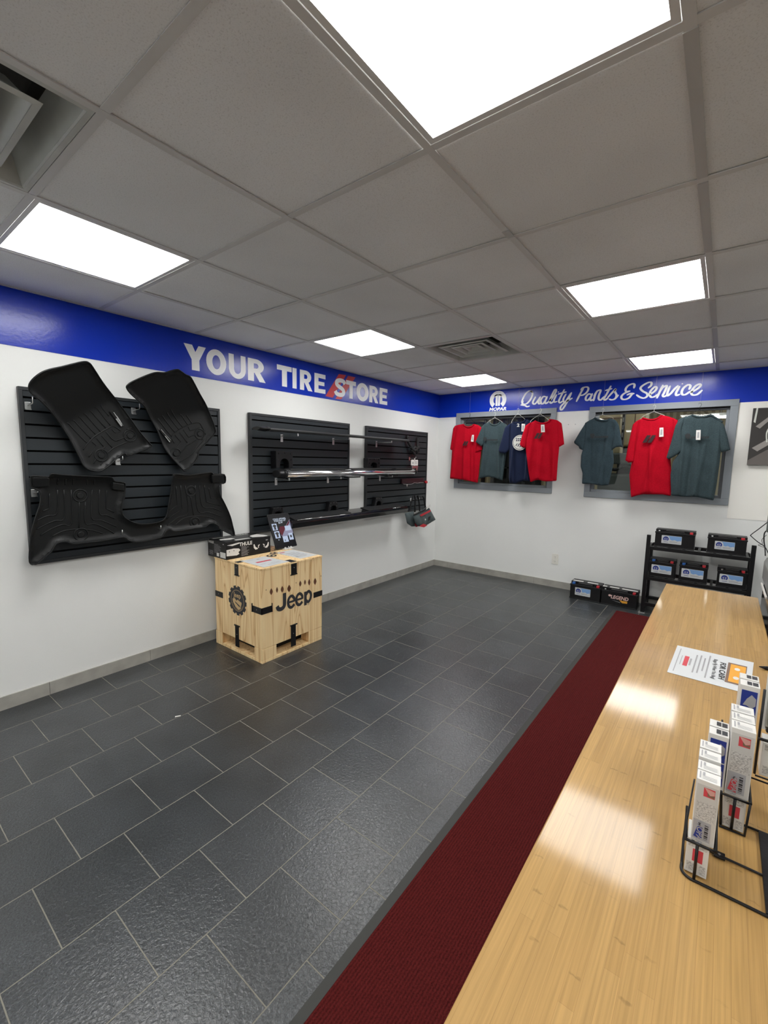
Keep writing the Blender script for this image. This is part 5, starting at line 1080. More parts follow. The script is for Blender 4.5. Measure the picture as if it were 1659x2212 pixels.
# black product box
BX0, BX1, BY0, BY1, BZ0, BZ1 = .010, .257, -3.382, -2.986, CH+.001, .815
t = thing('product_box', (.13, -3.18, BZ0), 'black product box with white THULE print at the back left of the crate', 'box')
part('carton', (BX0, BX1, BY0, BY1, BZ0, BZ1), M['blackgloss'] if False else M['black'], t, bevel=.002)
R1 = panel_pt((BX1, BY0, BZ0), (0, 1, 0), (0, 0, 1), .0006)       # long face towards the room
WL, HL_ = BY1-BY0, BZ1-BZ0
bm = nb(); text_bm(bm, 'THULE', .038, R1(.165, .100), (0, 1, 0), (0, 0, 1), bold=.03, sx=1.0); obj('brand_word', bm, M['card'], t)
bm = nb(); text_bm(bm, 'THULE', .026, (BX0+.042, BY0-.0006, BZ1-.020), (1, 0, 0), (0, 0, 1), bold=.03); obj('brand_word', bm, M['card'], t)
bm = nb()
for k in range(9): rect(bm, R1, .125, .125+.07*(.6+.4*r.random()), .080-.0085*k, .0825-.0085*k)
rect(bm, R1, .35, .37, .100, .107)
R2 = panel_pt((BX0, BY0, BZ0), (1, 0, 0), (0, 0, 1), .0006)
for k in range(8): rect(bm, R2, .085, .085+.10*(.5+.5*r.random()), .100-.009*k, .1020-.009*k)
for k in range(5): rect(bm, R2, .018, .07, .045-.007*k, .0468-.007*k)
rect(bm, R2, .20, .215, .108, .115)
obj('small_text', bm, M['greytxt'], t)
bm = nb(); rect(bm, R2, .118, .150, .012, .038); rect(bm, R2, .165, .235, .008, .050); obj('white_labels', bm, M['card'], t)
# product picture: pale bracket shape with ragged edge, and two winged clips
def polyR(bm, P, pts, k=1): bm.faces.new([bm.verts.new(P(a, b_, k)) for a, b_ in pts])
def picture(pts, P=R1): bm = nb(); polyR(bm, P, pts); obj('product_picture', bm, M['card'], t)
picture([(.0, .028), (.085, .022), (.108, .030), (.100, .045), (.118, .058), (.105, .072), (.060, .078), (.0, .074)])
picture([(.005, .108), (.11, .118), (.108, .108), (.05, .098)])
for s, c in ((1, .265), (-1, .35)):
    picture([(c-s*.030, .082), (c-s*.022, .086), (c-s*.012, .062), (c+s*.008, .050), (c+s*.010, .043), (c-s*.012, .040), (c-s*.028, .056)])
    picture([(c+s*.012, .072), (c+s*.028, .078), (c+s*.026, .070), (c+s*.018, .064), (c+s*.020, .050), (c+s*.012, .052)])
bm = nb(); rect(bm, R1, .020, .026, .055, .062, k=2); rect(bm, R1, .058, .064, .058, .065, k=2); obj('picture_holes', bm, M['ink'], t)
R3 = panel_pt((BX0, BY0, BZ1), (1, 0, 0), (0, 1, 0), .0006)
bm = nb()
polyR(bm, R3, [(.02, .02), (.035, .11), (.055, .12), (.045, .02)]); polyR(bm, R3, [(.10, .03), (.11, .13), (.15, .14), (.17, .08), (.14, .02)])
polyR(bm, R3, [(.15, .27), (.12, .30), (.10, .37), (.16, .39), (.235, .385), (.24, .33), (.20, .26)]); polyR(bm, R3, [(.19, .10), (.22, .10), (.225, .23), (.20, .22)])
text_bm(bm, 'THULE', .036, R3(.04, .27), (0, 1, 0), (-1, 0, 0), bold=.03)
obj('top_print', bm, M['card'], t)
# the tablet on its stand
t = thing('tablet', (.23, -2.81, CH), 'black tablet standing upright on the crate showing an apparel advert', 'tablet')
bl, tl = Vector((.254, -2.925, .694)), Vector((.150, -2.936, .972)); br_, tr_ = Vector((.254, -2.702, .694)), Vector((.150, -2.710, .972))
U = (tl-bl); Rr = (br_-bl); nn = Rr.cross(U).normalized(); w_, h_ = Rr.length, U.length; Rn, Un = Rr.normalized(), U.normalized()
bm = nb(); prism(bm, [bl+Rn*a+Un*b_-nn*.008 for a, b_ in rounded(w_, h_, .010)], nn*.008); obj('tablet_body', bm, M['blackmetal'], t, bevel=.001)
TP = lambda a, b_, k=1: bl+Rn*(a*w_)+Un*(b_*h_)+nn*(.0006*k)
bm = nb(); rect(bm, TP, .02, .98, .015, .985); sc_ = obj('screen', bm, M['screenblack'], t)
bm = nb(); bm.faces.new([bm.verts.new(TP(*p, 2)) for p in ((.97, .80), (.97, .38), (.45, .30), (.38, .38), (.60, .55))]); obj('grey_shape', bm, M['scrgrey'], sc_)
bm = nb(); bm.faces.new([bm.verts.new(TP(*p, 3)) for p in ((.42, .62), (.72, .62), (.62, .52), (.42, .34), (.34, .50))]); bm.faces.new([bm.verts.new(TP(*p, 3)) for p in ((.72, .62), (.95, .78), (.92, .70), (.75, .58))]); obj('dark_red_shape', bm, M['scrred'], sc_)
bm = nb()
for p in ((.08, .30, .53, .72), (.10, .33, .30, .50), (.64, .92, .48, .62), (.42, .66, .16, .33), (.72, .92, .20, .40)): rect(bm, TP, p[0], p[1], p[2], p[3], k=4)
obj('product_tiles', bm, M['scrwhite'], sc_)
bm = nb()
for x, z in ((.19, .62), (.215, .40)):
    bm.faces.new([bm.verts.new(TP(x+a, z+b_, 5)) for a, b_ in ((-.03, .075), (.03, .075), (.085, .045), (.07, .01), (.045, .02), (.045, -.075), (-.045, -.075), (-.045, .02), (-.07, .01), (-.085, .045))])
rect(bm, TP, .78, .86, .27, .34, k=5); rect(bm, TP, .49, .52, .18, .24, k=5)
obj('garment_pictures', bm, M['ink'], sc_)
bm = nb()
for k, (s, z) in enumerate((('COLD APPAREL', .840), ('STARTING AT', .785), ('$2.99', .730))): text_bm(bm, s, .0195, TP(.50, z, 4), Rn, Un, bold=.01)
obj('advert_text', bm, M['scrtext'], sc_)
bm = nb(); cyl(bm, TP(.22, .25, 4), nn, .004, .0005, 12); obj('small_icon', bm, M['scrtext'], sc_)
bm = nb(); c = bl+Rr*.5
box(bm, .245, .290, -2.860, -2.770, CH+.0012, CH+.008); box(bm, .262, .272, -2.85, -2.835, CH+.006, CH+.020); box(bm, .262, .272, -2.79, -2.775, CH+.006, CH+.020)
prism(bm, [(.236, -2.83, CH+.001), (.246, -2.83, CH+.001), (.165, -2.83, .90), (.155, -2.83, .90)], (0, .05, 0)); st_ = obj('stand', bm, M['card'], t, bevel=.002)
bm = nb(); tube(bm, [(.272, -2.815, .706), (.295, -2.815, .692), (.300, -2.83, CH+.004)], .0035, 6); obj('charging_plug', bm, M['card'], t)
t = thing('small_wood_crate', (.24, -2.95, CH), 'tiny slatted wooden box between the black product box and the tablet', 'wooden box')
for k in range(3): part('slat', (.195, .250, -2.980, -2.940, CH+.001+.014*k, CH+.011+.014*k), 'brown', t, bevel=.001)
part('inner', (.198, .247, -2.977, -2.943, CH+.001, CH+.038), 'ply', t)
# ---------------------------------------------------------------- outlet, picture
t = thing('wall_outlet', (1.629, -.003, .333), 'ivory wall outlet low on the back wall above the floor batteries', 'outlet')
bm = nb(); prism(bm, [(1.592+a, 0, .272+b_) for a, b_ in rounded(.074, .122, .006)], (0, -.006, 0)); obj('cover_plate', bm, M['outlet'], t, bevel=.0015)
for z in (.358, .308):
    bm = nb(); prism(bm, [(1.612+a, -.006, z-.014+b_) for a, b_ in rounded(.034, .028, .008)], (0, -.002, 0)); s_ = obj('socket', bm, M['outlet'], t)
    bm = nb()
    for x in (1.621, 1.635): box(bm, x, x+.002, -.0085, -.0079, z-.002, z+.008)
    cyl(bm, (1.629, -.0079, z-.008), (0, -1, 0), .0025, .0006, 8); obj('slots', bm, M['ink'], s_)
bm = nb(); cyl(bm, (1.629, -.006, .333), (0, -1, 0), .003, .001, 10); obj('screw', bm, M['screw'], t)
t = thing('wall_picture', (3.6, -.03, 1.70), 'black and white canvas picture at the right edge, cut off by the frame', 'picture')
bm = nb(); box(bm, 3.252, 4.10, -.033, -.003, 1.455, 1.955); obj('canvas', bm, mat('warm_black_print', (.03, .027, .025, 1), .4), t, bevel=.002)
PP = panel_pt((3.252, -.0333, 1.455), (1, 0, 0), (0, 0, 1), .0004)
bm = nb()
polyR(bm, PP, [(.0, .04), (.0, .0), (.85, .0), (.85, .26), (.30, .22), (.12, .13)]); obj('print_dark_grey', bm, mat('print_mid', (.13, .115, .105, 1), .4), t)
bm = nb()
polyR(bm, PP, [(.02, .15), (.14, .24), (.85, .27), (.85, .20), (.16, .20), (.06, .12)], 2); polyR(bm, PP, [(.03, .34), (.15, .46), (.16, .44), (.06, .32)], 2); obj('print_light_grey', bm, mat('print_light', (.30, .28, .26, 1), .4), t)
bm = nb()
for c in (.14, .20): bold_stroke(bm, [(c-.022, .20), (c-.030, .28), (c-.010, .335), (c+.018, .33)], .010, lambda a, b_, k: PP(a, b_, 3))
polyR(bm, PP, [(.012, .38), (.022, .50), (.034, .50), (.026, .37)], 3)
obj('print_white', bm, mat('print_white', (.62, .64, .58, 1), .4), t)
# ---------------------------------------------------------------- battery rack and batteries
t = thing('battery_rack', (2.96, -.20, 0), 'black three-tier metal rack holding five batteries against the back wall', 'rack')
yF, yB = -.335, -.065
for x in (2.560, 3.338):
    for y in (yF, yB): part('upright', (x, x+.032, y, y+.032, 0.0, .770 if y == yF else .655), 'blackmetal', t, bevel=.002)
    for z in (.06, .34, .63): part('side_bar', (x+.004, x+.028, yF+.03, yB+.004, z, z+.028), 'blackmetal', t)
for z in (.365, .662):
    part('shelf_rail', (2.590, 3.340, yF, yF+.030, z-.032, z), 'blackmetal', t, bevel=.002)
    part('shelf_rail', (2.590, 3.340, yB, yB+.030, z-.032, z), 'blackmetal', t, bevel=.002)
    bm = nb()
    for k in range(7): box(bm, 2.62+.115*k, 2.64+.115*k, yF+.028, yB+.004, z-.014, z-.001)
    obj('shelf_bars', bm, M['blackmetal'], t)
part('shelf_rail', (2.590, 3.340, yF, yF+.030, .075, .105), 'blackmetal', t, bevel=.002); part('shelf_rail', (2.590, 3.340, yB, yB+.030, .075, .105), 'blackmetal', t, bevel=.002)
bm = nb(); box(bm, 2.545, 2.600, yF-.012, yF+.030, .0, .006); box(bm, 3.33, 3.38, yF-.012, yF+.030, .0, .006); obj('foot_plate', bm, M['steel'], t)
def battery(x0, x1, z0, h, y0, label, left=None, right='redp', seals=False, kind='m', yb=.165):
    t = thing('car_battery', ((x0+x1)/2, y0+yb/2, z0), label, 'battery', 'black car batteries')
    y1 = y0+yb; L_ = x1-x0; hb = h*.80
    bm = nb(); box(bm, x0+.004, x1-.004, y0+.003, y1-.003, z0, z0+hb); box(bm, x0, x1, y0-.001, y1+.001, z0, z0+.010); obj('case', bm, M['black'], t, bevel=.003)
    bm = nb(); box(bm, x0, x1, y0-.002, y1+.002, z0+hb, z0+hb+.012); box(bm, x0+.002, x1-.002, y0+.045, y1, z0+hb+.012, z0+h); box(bm, x0+L_*.27, x1-L_*.27, y0+.004, y0+.046, z0+hb+.010, z0+h-.004); obj('lid', bm, M['black'], t, bevel=.003)
    bm = nb(); tube(bm, [(x0+L_*.2, y0+.020, z0+hb+.016), (x0+L_*.2, y0+.004, z0+hb+.014), (x1-L_*.2, y0+.004, z0+hb+.014), (x1-L_*.2, y0+.020, z0+hb+.016)], .004, 6); obj('carry_handle', bm, M['black'], t)
    for sd, cc in ((0, left), (1, right)):
        xx = x0+.022 if sd == 0 else x1-.046
        if cc: part('terminal_cap', (xx, xx+.026, y0+.006, y0+.040, z0+hb+.010, z0+h-.004), cc, t, bevel=.003)
        else:
            bm = nb(); cyl(bm, (xx+.012, y0+.024, z0+hb+.01), (0, 0, 1), .008, .014, 12); obj('terminal_post', bm, M['steel'], t)
    if seals:
        for a, b_ in seals: part('seal_strip', (x0+L_*a, x0+L_*b_, y0+.060, y0+.095, z0+h+.0002, z0+h+.002), 'card', t)
    if kind == 'm':
        lw, lh = L_*.50 if L_ > .24 else L_*.76, h*.46; lx = x0+L_*(.18 if L_ > .3 else .20 if L_ > .24 else .10); lz = z0+hb*.30
        P = panel_pt((lx, y0+.0025, lz), (1, 0, 0), (0, 0, 1), .0006)
        bm = nb(); bm.faces.new([bm.verts.new(P(a, b_, 1)) for a, b_ in rounded(lw, lh, .005)]); lb = obj('label', bm, M['paper'], t)
        bm = nb(); n = 12
        bm.faces.new([bm.verts.new(P(lw*(.34+.64*k/n), lh*(.52+.05*math.sin(k*1.3)-.12*k/n), 2)) for k in range(n+1)]+[bm.verts.new(P(lw*.99, lh*.96, 2)), bm.verts.new(P(lw*.10, lh*.96, 2)), bm.verts.new(P(lw*.26, lh*.90, 2))]); obj('blue_field', bm, M['ltblue'], lb)
        bm = nb(); bm.faces.new([bm.verts.new(P(lw*.22+lh*.41*math.cos(a), lh*.60+lh*.41*math.sin(a), 3)) for a in [2*math.pi*k/24 for k in range(24)]]); obj('white_disc', bm, M['paper'], lb)
        bm = nb(); omega(bm, lambda a, b_, k=1: P(lw*.22+a, lh*.58+b_, 4), lh*.30); rect(bm, P, lw*.12, lw*.34, lh*.16, lh*.20, k=4); obj('emblem_mark', bm, M['blueink'], lb)
        bm = nb(); rect(bm, P, lw*.42, lw*.80, lh*.26, lh*.31, k=4); rect(bm, P, lw*.42, lw*.95, lh*.16, lh*.20, k=4); obj('small_print', bm, M['greytxt'], lb)
    else:
        bm = nb(); text_bm(bm, 'LEGEND', .050, (x0+L_*.52, y0+.0022, z0+h*.53), (1, 0, 0), (0, 0, 1), bold=.03, shear=.15, sx=.85)
        bm.faces.new([bm.verts.new((x0+L_*.25+.014*math.cos(a), y0+.0020, z0+h*.60+.011*math.sin(a))) for a in [2*math.pi*k/16 for k in range(16)]]); obj('brand_word', bm, mat('pale_pink_print', (.72, .50, .46, 1), .5), t)
        bm = nb(); prism(bm, [(x0+L_*.52, y0+.0028, z0+h*.40), (x0+L_*.74, y0+.0028, z0+h*.40), (x0+L_*.74, y0+.0028, z0+h*.28), (x0+L_*.60, y0+.0028, z0+h*.26)], (0, -.0005, 0)); obj('orange_print', bm, M['orange'], t)
        bm = nb(); prism(bm, [(x0+L_*.30, y0+.0026, z0+h*.35), (x0+L_*.55, y0+.0026, z0+h*.28), (x0+L_*.55, y0+.0026, z0+h*.25)], (0, -.0003, 0)); obj('silver_swoosh', bm, M['silver'], t)
    return t
battery(2.622, 2.940, .664, .165, -.312, 'battery with a red end cap on the top rack shelf, left one', None, 'redp')
battery(3.028, 3.310, .664, .160, -.312, 'battery on the top rack shelf, right one', None, 'redp')
battery(2.597, 2.812, .367, .172, -.312, 'battery with a blue cap at the left end of the middle rack shelf', 'bluep', 'redp')
battery(2.838, 3.058, .367, .174, -.312, 'battery with a blue cap in the centre of the middle rack shelf', 'bluep', 'redp')
battery(3.122, 3.336, .367, .170, -.312, 'battery without a blue cap at the right end of the middle rack shelf', None, 'redp')
battery(1.884, 2.190, 0, .178, -.300, 'battery with a pale blue label standing on the floor by the wall', 'bluep', 'redp', seals=[(.05, .38), (.52, .86)])
battery(2.194, 2.524, 0, .172, -.300, 'battery with the word LEGEND standing on the floor next to the rack', None, 'redp', seals=[(.0, .12), (.2, .46), (.54, .97)], kind='l')
# ---------------------------------------------------------------- runner
t = thing('carpet_runner', (2.64, -3.2, 0), 'dark red ribbed carpet runner with a black edge beside the counter', 'carpet')
part('pile', (2.375, 2.93, -7.6, -.462, .002, .009), 'carpet', t)
part('vinyl_edge', (2.344, 2.376, -7.6, -.455, .0005, .0055), 'edge', t); part('vinyl_edge', (2.93, 2.965, -7.6, -.455, .0005, .0055), 'edge', t)
# ---------------------------------------------------------------- counter
t = thing('service_counter', (3.1, -4.4, 0), 'long counter with a pale bamboo top in the right foreground', 'counter')
KZ = .790
part('counter_top', (2.899, 3.286, -7.0, -2.362, KZ-.028, KZ), 'bamboo', t, bevel=.0025)
part('front_panel', (2.975, 2.995, -6.98, -2.40, .0, KZ-.028), 'lam', t); part('end_panel', (2.995, 3.27, -2.42, -2.40, 0, KZ-.028), 'lam', t)
part('kick_plate', (2.968, 2.975, -6.98, -2.40, 0, .09), 'edge', t)
t = thing('back_desk', (3.75, -3.6, 0), 'low desk surface behind the counter', 'desk')
part('desk_top', (3.29, 4.1, -6.5, -2.0, .60, .63), 'lam', t); part('desk_side', (3.29, 3.31, -6.5, -2.0, 0, .60), 'lam', t); part('desk_side', (4.08, 4.1, -6.5, -2.0, 0, .60), 'lam', t)
# flyer
t = thing('flyer', (3.12, -3.46, KZ), 'white flyer with orange picture and words FOR CASH lying on the counter', 'paper')
A_, Bq, Cq, Dq = Vector((3.022, -3.328, KZ+.0008)), Vector((3.017, -3.600, KZ+.0008)), Vector((3.197, -3.608, KZ+.0008)), Vector((3.234, -3.332, KZ+.0008))
A_, Bq, Cq, Dq = Vector((3.020, -3.330, KZ+.0008)), Vector((3.012, -3.598, KZ+.0008)), Vector((3.213, -3.606, KZ+.0008)), Vector((3.232, -3.330, KZ+.0008))
bm = nb(); prism(bm, [A_, Bq, Cq, Dq], (0, 0, .0006)); obj('sheet', bm, M['paper'], t)
def FQ(u, v, k=1): return Bq.lerp(A_, v).lerp(Cq.lerp(Dq, v), u)+Vector((0, 0, .0008+.0003*k))
# the print runs along the long edge seen from the far side: headline next to the picture
def FR(bm, u0, u1, v0, v1, k=1): quad(bm, [FQ(u0, v0, k), FQ(u1, v0, k), FQ(u1, v1, k), FQ(u0, v1, k)])
bm = nb(); ur = Vector((Cq-Bq)).normalized(); vr = Vector((A_-Bq)).normalized()
text_bm(bm, 'FOR CASH', .021, FQ(.645, .47, 1), -vr, ur, bold=.025, sx=1.5, shear=.1)
text_bm(bm, 'Bugs Fly When You Bug!', .0135, FQ(.550, .47, 1), -vr, ur, bold=.015, sx=1.3); obj('headline', bm, M['ink'], t)
bm = nb()
for k, (a, b_) in enumerate(((.12, .88), (.30, .75), (.20, .82), (.18, .80))):
    FR(bm, .455-.055*k, .475-.055*k, a, b_)
FR(bm, .06, .072, .08, .9); FR(bm, .225, .25, .38, .62); FR(bm, .11, .12, .34, .66)
obj('small_print', bm, M['greytxt'], t)
bm = nb(); FR(bm, .15, .21, .33, .67); obj('red_logo', bm, M['redink'], t)
bm = nb(); FR(bm, .70, .93, .16, .80); obj('picture', bm, M['brown'], t)
bm = nb(); FR(bm, .735, .92, .20, .76, 2); obj('orange_picture', bm, M['orange'], t)
bm = nb()
for v in (.34, .62): bm.faces.new([bm.verts.new(FQ(.82+.035*math.cos(a), v+.045*math.sin(a), 3)) for a in [2*math.pi*k/14 for k in range(14)]])
obj('white_spots', bm, M['card'], t)
# ---------------------------------------------------------------- counter display rack with bulb boxes
def carton(x0, y0, z0, w, d, h, style, label, group):
    t = thing('small_carton', (x0+w/2, y0+d/2, z0), label, 'box', group)
    part('carton', (x0, x0+w, y0, y0+d, z0, z0+h), 'card', t, bevel=.0006)
    P = panel_pt((x0, y0, z0), (1, 0, 0), (0, 0, 1), .0004); T = panel_pt((x0, y0, z0+h), (1, 0, 0), (0, 1, 0), .0004)
    if style == 'white' or style == 'whiteblue':
        bm = nb(); rect(bm, P, .0012, w-.0012, .0, h*.93); pf = obj('front_face', bm, M['greyside'], t)
        bm = nb(); rect(bm, P, w*.10, w*.92, h*.38, h*.66, k=2); obj('small_print', bm, M['greyprint'], pf)
        bm = nb(); rect(bm, P, w*.34, w*.82, h*.76, h*.90, k=2); obj('red_picture', bm, M['redink'], pf)
        bm = nb(); bm.faces.new([bm.verts.new(P(w*a, h*b_, 3)) for a, b_ in ((.36, .90), (.80, .88), (.80, .82), (.62, .80), (.50, .84))]); obj('pink_picture', bm, M['skin'], pf)
        bm = nb(); bm.faces.new([bm.verts.new(P(w*a, h*b_, 3)) for a, b_ in ((.50, .84), (.62, .80), (.80, .81), (.80, .77), (.52, .78))]); obj('dark_picture', bm, M['brown'], pf)
        bm = nb(); rect(bm, P, w*.04, w*.80, h*.05, h*.36, k=2); obj('grey_block', bm, M['silver'], pf)
        bm = nb(); bm.faces.new([bm.verts.new(P(w*a, h*b_, 3)) for a, b_ in ((.10, .08), (.46, .06), (.46, .26), (.36, .30), (.22, .24))]); obj('word_block', bm, M['blueink'] if style == 'whiteblue' else M['redink'], pf)
        bm = nb(); text_bm(bm, 'MOPAR', .011, P(w*.34, h*.17, 4), (0, 0, -1), (1, 0, 0), bold=.02, shear=.15); obj('brand_word', bm, M['silver'], pf)
        bm = nb()
        for k in range(11): rect(bm, P, w*.54, w*.70, h*(.08+.022*k), h*(.08+.022*k)+h*(.006+.008*((k*7) % 3)), k=3)
        obj('bar_lines', bm, M['ink'], pf)
        bm = nb(); rect(bm, T, w*.10, w*.16, d*.15, d*.85); rect(bm, T, w*.24, w*.34, d*.5, d*.85); [rect(bm, T, w*.24, w*.85, d*(.16+.14*k), d*(.20+.14*k)) for k in range(3)]; obj('top_print', bm, M['greytxt'], t)
    elif style == 'blue':
        bm = nb(); rect(bm, P, w*.10, w*.90, h*.52, h*.92); rect(bm, P, w*.10, w*.90, h*.08, h*.50); bf = obj('blue_face', bm, M['blueink'], t)
        bm = nb()
        for b0 in (.56, .12): bm.faces.new([bm.verts.new(P(w*a, h*(b0+b_), 2)) for a, b_ in ((.22, .10), (.40, .22), (.62, .30), (.86, .24), (.86, .12), (.66, .06), (.42, .10))])
        obj('car_picture', bm, M['silver'], bf)
        bm = nb(); rect(bm, T, w*.36, w*.60, d*.2, d*.8); rect(bm, T, w*.64, w*.92, d*.2, d*.8); obj('top_print', bm, M['ink'], t)
    elif style == 'low':
        bm = nb(); rect(bm, P, w*.30, w*.76, h*.38, h*.74); obj('red_picture', bm, M['redink'], t)
        bm = nb(); rect(bm, P, w*.08, w*.9, h*.78, h*.95); obj('small_print', bm, M['greyprint'], t); bm = nb(); rect(bm, P, w*.08, w*.55, h*.08, h*.32); obj('small_print', bm, M['greyprint'], t); bm = nb(); rect(bm, P, w*.64, w*.92, h*.06, h*.32); obj('small_print', bm, M['greyprint'], t)
    return t
g1, g2 = 'white bulb cartons in the counter rack', 'blue bulb cartons in the counter rack'
for k, (y, dz, st) in enumerate(((-4.396, 0, 'whiteblue'), (-4.367, 0, 'white'), (-4.334, .002, 'white'), (-4.305, .003, 'white'))):
    carton(3.1085, y, .857, .0290, .0262, .103+dz, st, ['frontmost white carton with a blue mark in the near left slot of the rack', 'second white carton from the front, near left slot', 'third white carton from the front, near left slot', 'fourth white carton from the front, near left slot'][k], g1)
for k, y in enumerate((-4.240, -4.210)):
    carton(3.1200, y, .857, .0285, .0262, .103, 'blue', ['blue-faced carton behind the white ones in the near left slot', 'rearmost blue-topped carton of the near left slot'][k], g2)
for k, y in enumerate((-4.242, -4.208, -4.173)):
    carton(3.1500, y, .859, .0330, .0300, .125, 'white', ['tall white carton with a red mark at the front of the middle slot', 'second tall white carton of the middle slot', 'third tall white carton of the middle slot'][k], g1)
for k, y in enumerate((-4.036, -4.000)):
    carton(3.1660, y, .859, .0320, .0300, .125, 'blue', ['blue-faced carton with a pale car picture in the middle slot', 'rearmost blue carton of the middle slot, over the flyer'][k], g2)
carton(3.1045, -4.386, .793, .0290, .045, .058, 'low', 'small white carton low in the rack under the near left slot', g1)
carton(3.1500, -4.236, .793, .0320, .045, .060, 'low', 'small white carton low in the rack under the middle slot', g1)
t = carton(3.2060, -4.098, .835, .045, .040, .068, 'low', 'white carton low at the right edge of the photo, cut off', g1)
t = thing('blister_pack', (3.225, -4.08, .912), 'clear blister pack with dark green contents at the right edge', 'package')
part('backing_card', (3.204, 3.25, -4.060, -4.058, .912, 1.04), 'card', t)
bm = nb(); box(bm, 3.208, 3.245, -4.092, -4.060, .918, 1.0); obj('blister', bm, M['clear'], t, bevel=.006)
part('content', (3.214, 3.240, -4.085, -4.064, .922, .975), mat('dark_green_plastic', (.03, .055, .045, 1), .4), t, bevel=.004)
t = thing('wire_display_rack', (3.2, -4.3, KZ), 'black wire display rack on the counter holding the small cartons', 'display rack')
w0 = .0019
def wire(pts, r=w0, name='wire'):
    bm = nb(); tube(bm, pts, r, 8); return obj(name, bm, M['blackmetal'], t)
wire(crom([(3.101, -4.374, .793), (3.102, -4.389, .792), (3.112, -4.3975, .792), (3.13, -4.398, .792), (3.21, -4.398, .792), (3.40, -4.398, .792)], 4), .0022, 'base_wire')
wire([(3.101, -4.374, .793), (3.100, -4.33, .80), (3.100, -4.318, .855), (3.103, -4.395, .856)], w0, 'side_wire')
wire([(3.118, -4.3975, .793), (3.118, -4.3990, .855)], .0021, 'front_wire')
wire([(3.104, -4.3995, .8555), (3.140, -4.3995, .8555)], .0022, 'shelf_front_wire'); wire([(3.140, -4.3995, .8555), (3.140, -4.18, .8555)], .0026, 'shelf_side_wire')
wire([(3.112, -4.3995, .8545), (3.112, -4.18, .8545)], w0, 'shelf_side_wire')
wire([(3.100, -4.318, .795), (3.137, -4.318, .793), (3.40, -4.323, .793)], .0019, 'base_wire')
wire(crom([(3.104, -4.3995, .8555), (3.1015, -4.396, .862), (3.1025, -4.38, .885), (3.1045, -4.35, .905), (3.106, -4.32, .910)], 4), .0012, 'side_wire')
wire([(3.150, -4.236, .793), (3.146, -4.246, .858), (3.186, -4.246, .858), (3.186, -3.96, .858)], .0025, 'shelf_front_wire')
wire([(3.1655, -4.2385, .793), (3.1655, -4.2465, .857)], .0022, 'front_wire')
wire([(3.146, -4.246, .858), (3.146, -3.96, .858)], w0, 'shelf_side_wire')
wire([(3.148, -4.240, .792), (3.184, -4.240, .792), (3.186, -4.246, .858)], .0019, 'side_wire')
wire([(3.184, -4.212, .793), (3.40, -4.212, .793)], .0021, 'base_wire'); wire([(3.186, -4.160, .858), (3.40, -4.170, .858)], .0016, 'cross_wire')
wire([(3.198, -4.102, .91), (3.26, -4.102, .91)], .003, 'shelf_front_wire'); wire([(3.199, -4.10, .835), (3.199, -4.10, 1.01)], .0022, 'upright_wire'); wire([(3.200, -4.102, .833), (3.26, -4.104, .833)], .0018, 'cross_wire')
bm = nb(); box(bm, 3.142, 3.157, -4.325, -4.310, .792, .794)
obj('foot_tab', bm, M['blackmetal'], t); bm = nb(); cyl(bm, (3.1495, -4.3175, .7941), (0, 0, 1), .002, .0006, 10); obj('tab_screw', bm, M['screw'], t)
bm = nb(); box(bm, 3.204, 3.40, -4.396, -4.214, .790, .7955); obj('base_tray', bm, M['black'], t, bevel=.001)
t = thing('pen', (3.30, -3.36, KZ), 'black pointed pen tip at the right edge beside the flyer', 'pen')
bm = nb(); cyl(bm, (3.243, -3.370, KZ+.006), (1, .04, .0), .0015, .018, 12, r2=.0062); obj('tip', bm, M['black'], t); bm = nb(); cyl(bm, (3.261, -3.369, KZ+.006), (1, .04, 0), .0062, .020, 12); obj('barrel', bm, M['black'], t)
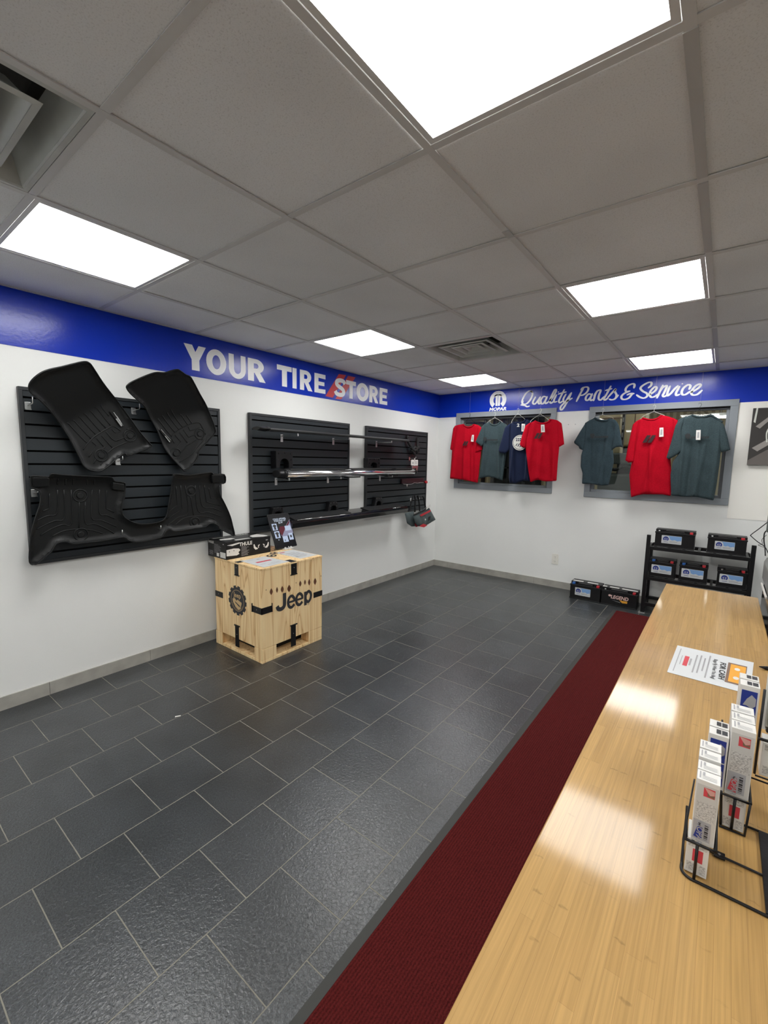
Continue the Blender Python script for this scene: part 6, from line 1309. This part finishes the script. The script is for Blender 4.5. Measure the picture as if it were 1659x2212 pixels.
# ---------------------------------------------------------------- machine at the right edge behind the counter
t = thing('desk_machine', (3.5, -2.5, .63), 'grey plastic office machine at the right edge behind the counter', 'office machine')
bm = nb(); box(bm, 3.300, 3.78, -2.86, -2.33, .63, .862); obj('lower_body', bm, M['blackgloss'], t, bevel=.012)
bm = nb(); box(bm, 3.292, 3.76, -2.80, -2.33, .864, 1.005); obj('upper_shell', bm, mat('grey_shell', (.20, .205, .205, 1), .28, var=.25, vscale=7), t, bevel=.03)
bm = nb(); box(bm, 3.287, 3.293, -2.70, -2.40, .868, .876); obj('pale_seam', bm, M['card'], t)
t = thing('cable', (3.3, -2.3, 1.05), 'thin black cable bent in the air at the right edge above the machine', 'cable')
bm = nb(); tube(bm, crom([(3.290, -2.3, 1.163), (3.262, -2.3, 1.128), (3.234, -2.3, 1.094), (3.236, -2.3, 1.086), (3.262, -2.3, 1.062), (3.292, -2.31, 1.04), (3.31, -2.33, 1.005)], 5), .0022, 6); obj('cord', bm, M['black'], t)
bm = nb(); tube(bm, crom([(3.300, -2.3, 1.13), (3.285, -2.3, 1.11), (3.286, -2.3, 1.07), (3.293, -2.3, 1.035), (3.296, -2.33, 1.0)], 5), .0030, 6); tube(bm, crom([(3.293, -2.3, 1.10), (3.278, -2.3, 1.075), (3.281, -2.3, 1.052), (3.266, -2.3, 1.045), (3.295, -2.3, 1.035)], 5), .0012, 6); obj('cord', bm, M['black'], t)
t = thing('terminal_arm', (3.33, -2.3, 1.1), 'small grey device on an arm at the right edge above the machine', 'device')
bm = nb(); box(bm, 3.290, 3.36, -2.33, -2.28, 1.115, 1.205); obj('housing', bm, M['machine'], t, bevel=.006); part('arm', (3.33, 3.345, -2.31, -2.30, 1.0, 1.12), 'blackmetal', t)

for x, lab in ((1.677, 'left of the two tiny screws in the wall between the windows'), (1.750, 'right of the two tiny screws in the wall between the windows')):
    bm = nb(); cyl(bm, (x, 0, 1.868), (0, -1, 0), .0045, .004, 10); tag(obj('wall_screw', bm, M['greytxt']), lab, 'screw', 'tiny screws between the windows')
bm = nb(); prism(bm, [(.803, -4.070, .0006), (.818, -4.046, .0006), (.824, -4.050, .0006), (.811, -4.076, .0006)], (0, 0, .002)); tag(obj('paper_scrap', bm, M['card']), 'tiny pale scrap lying on the floor tiles in front of the left wall', 'scrap')
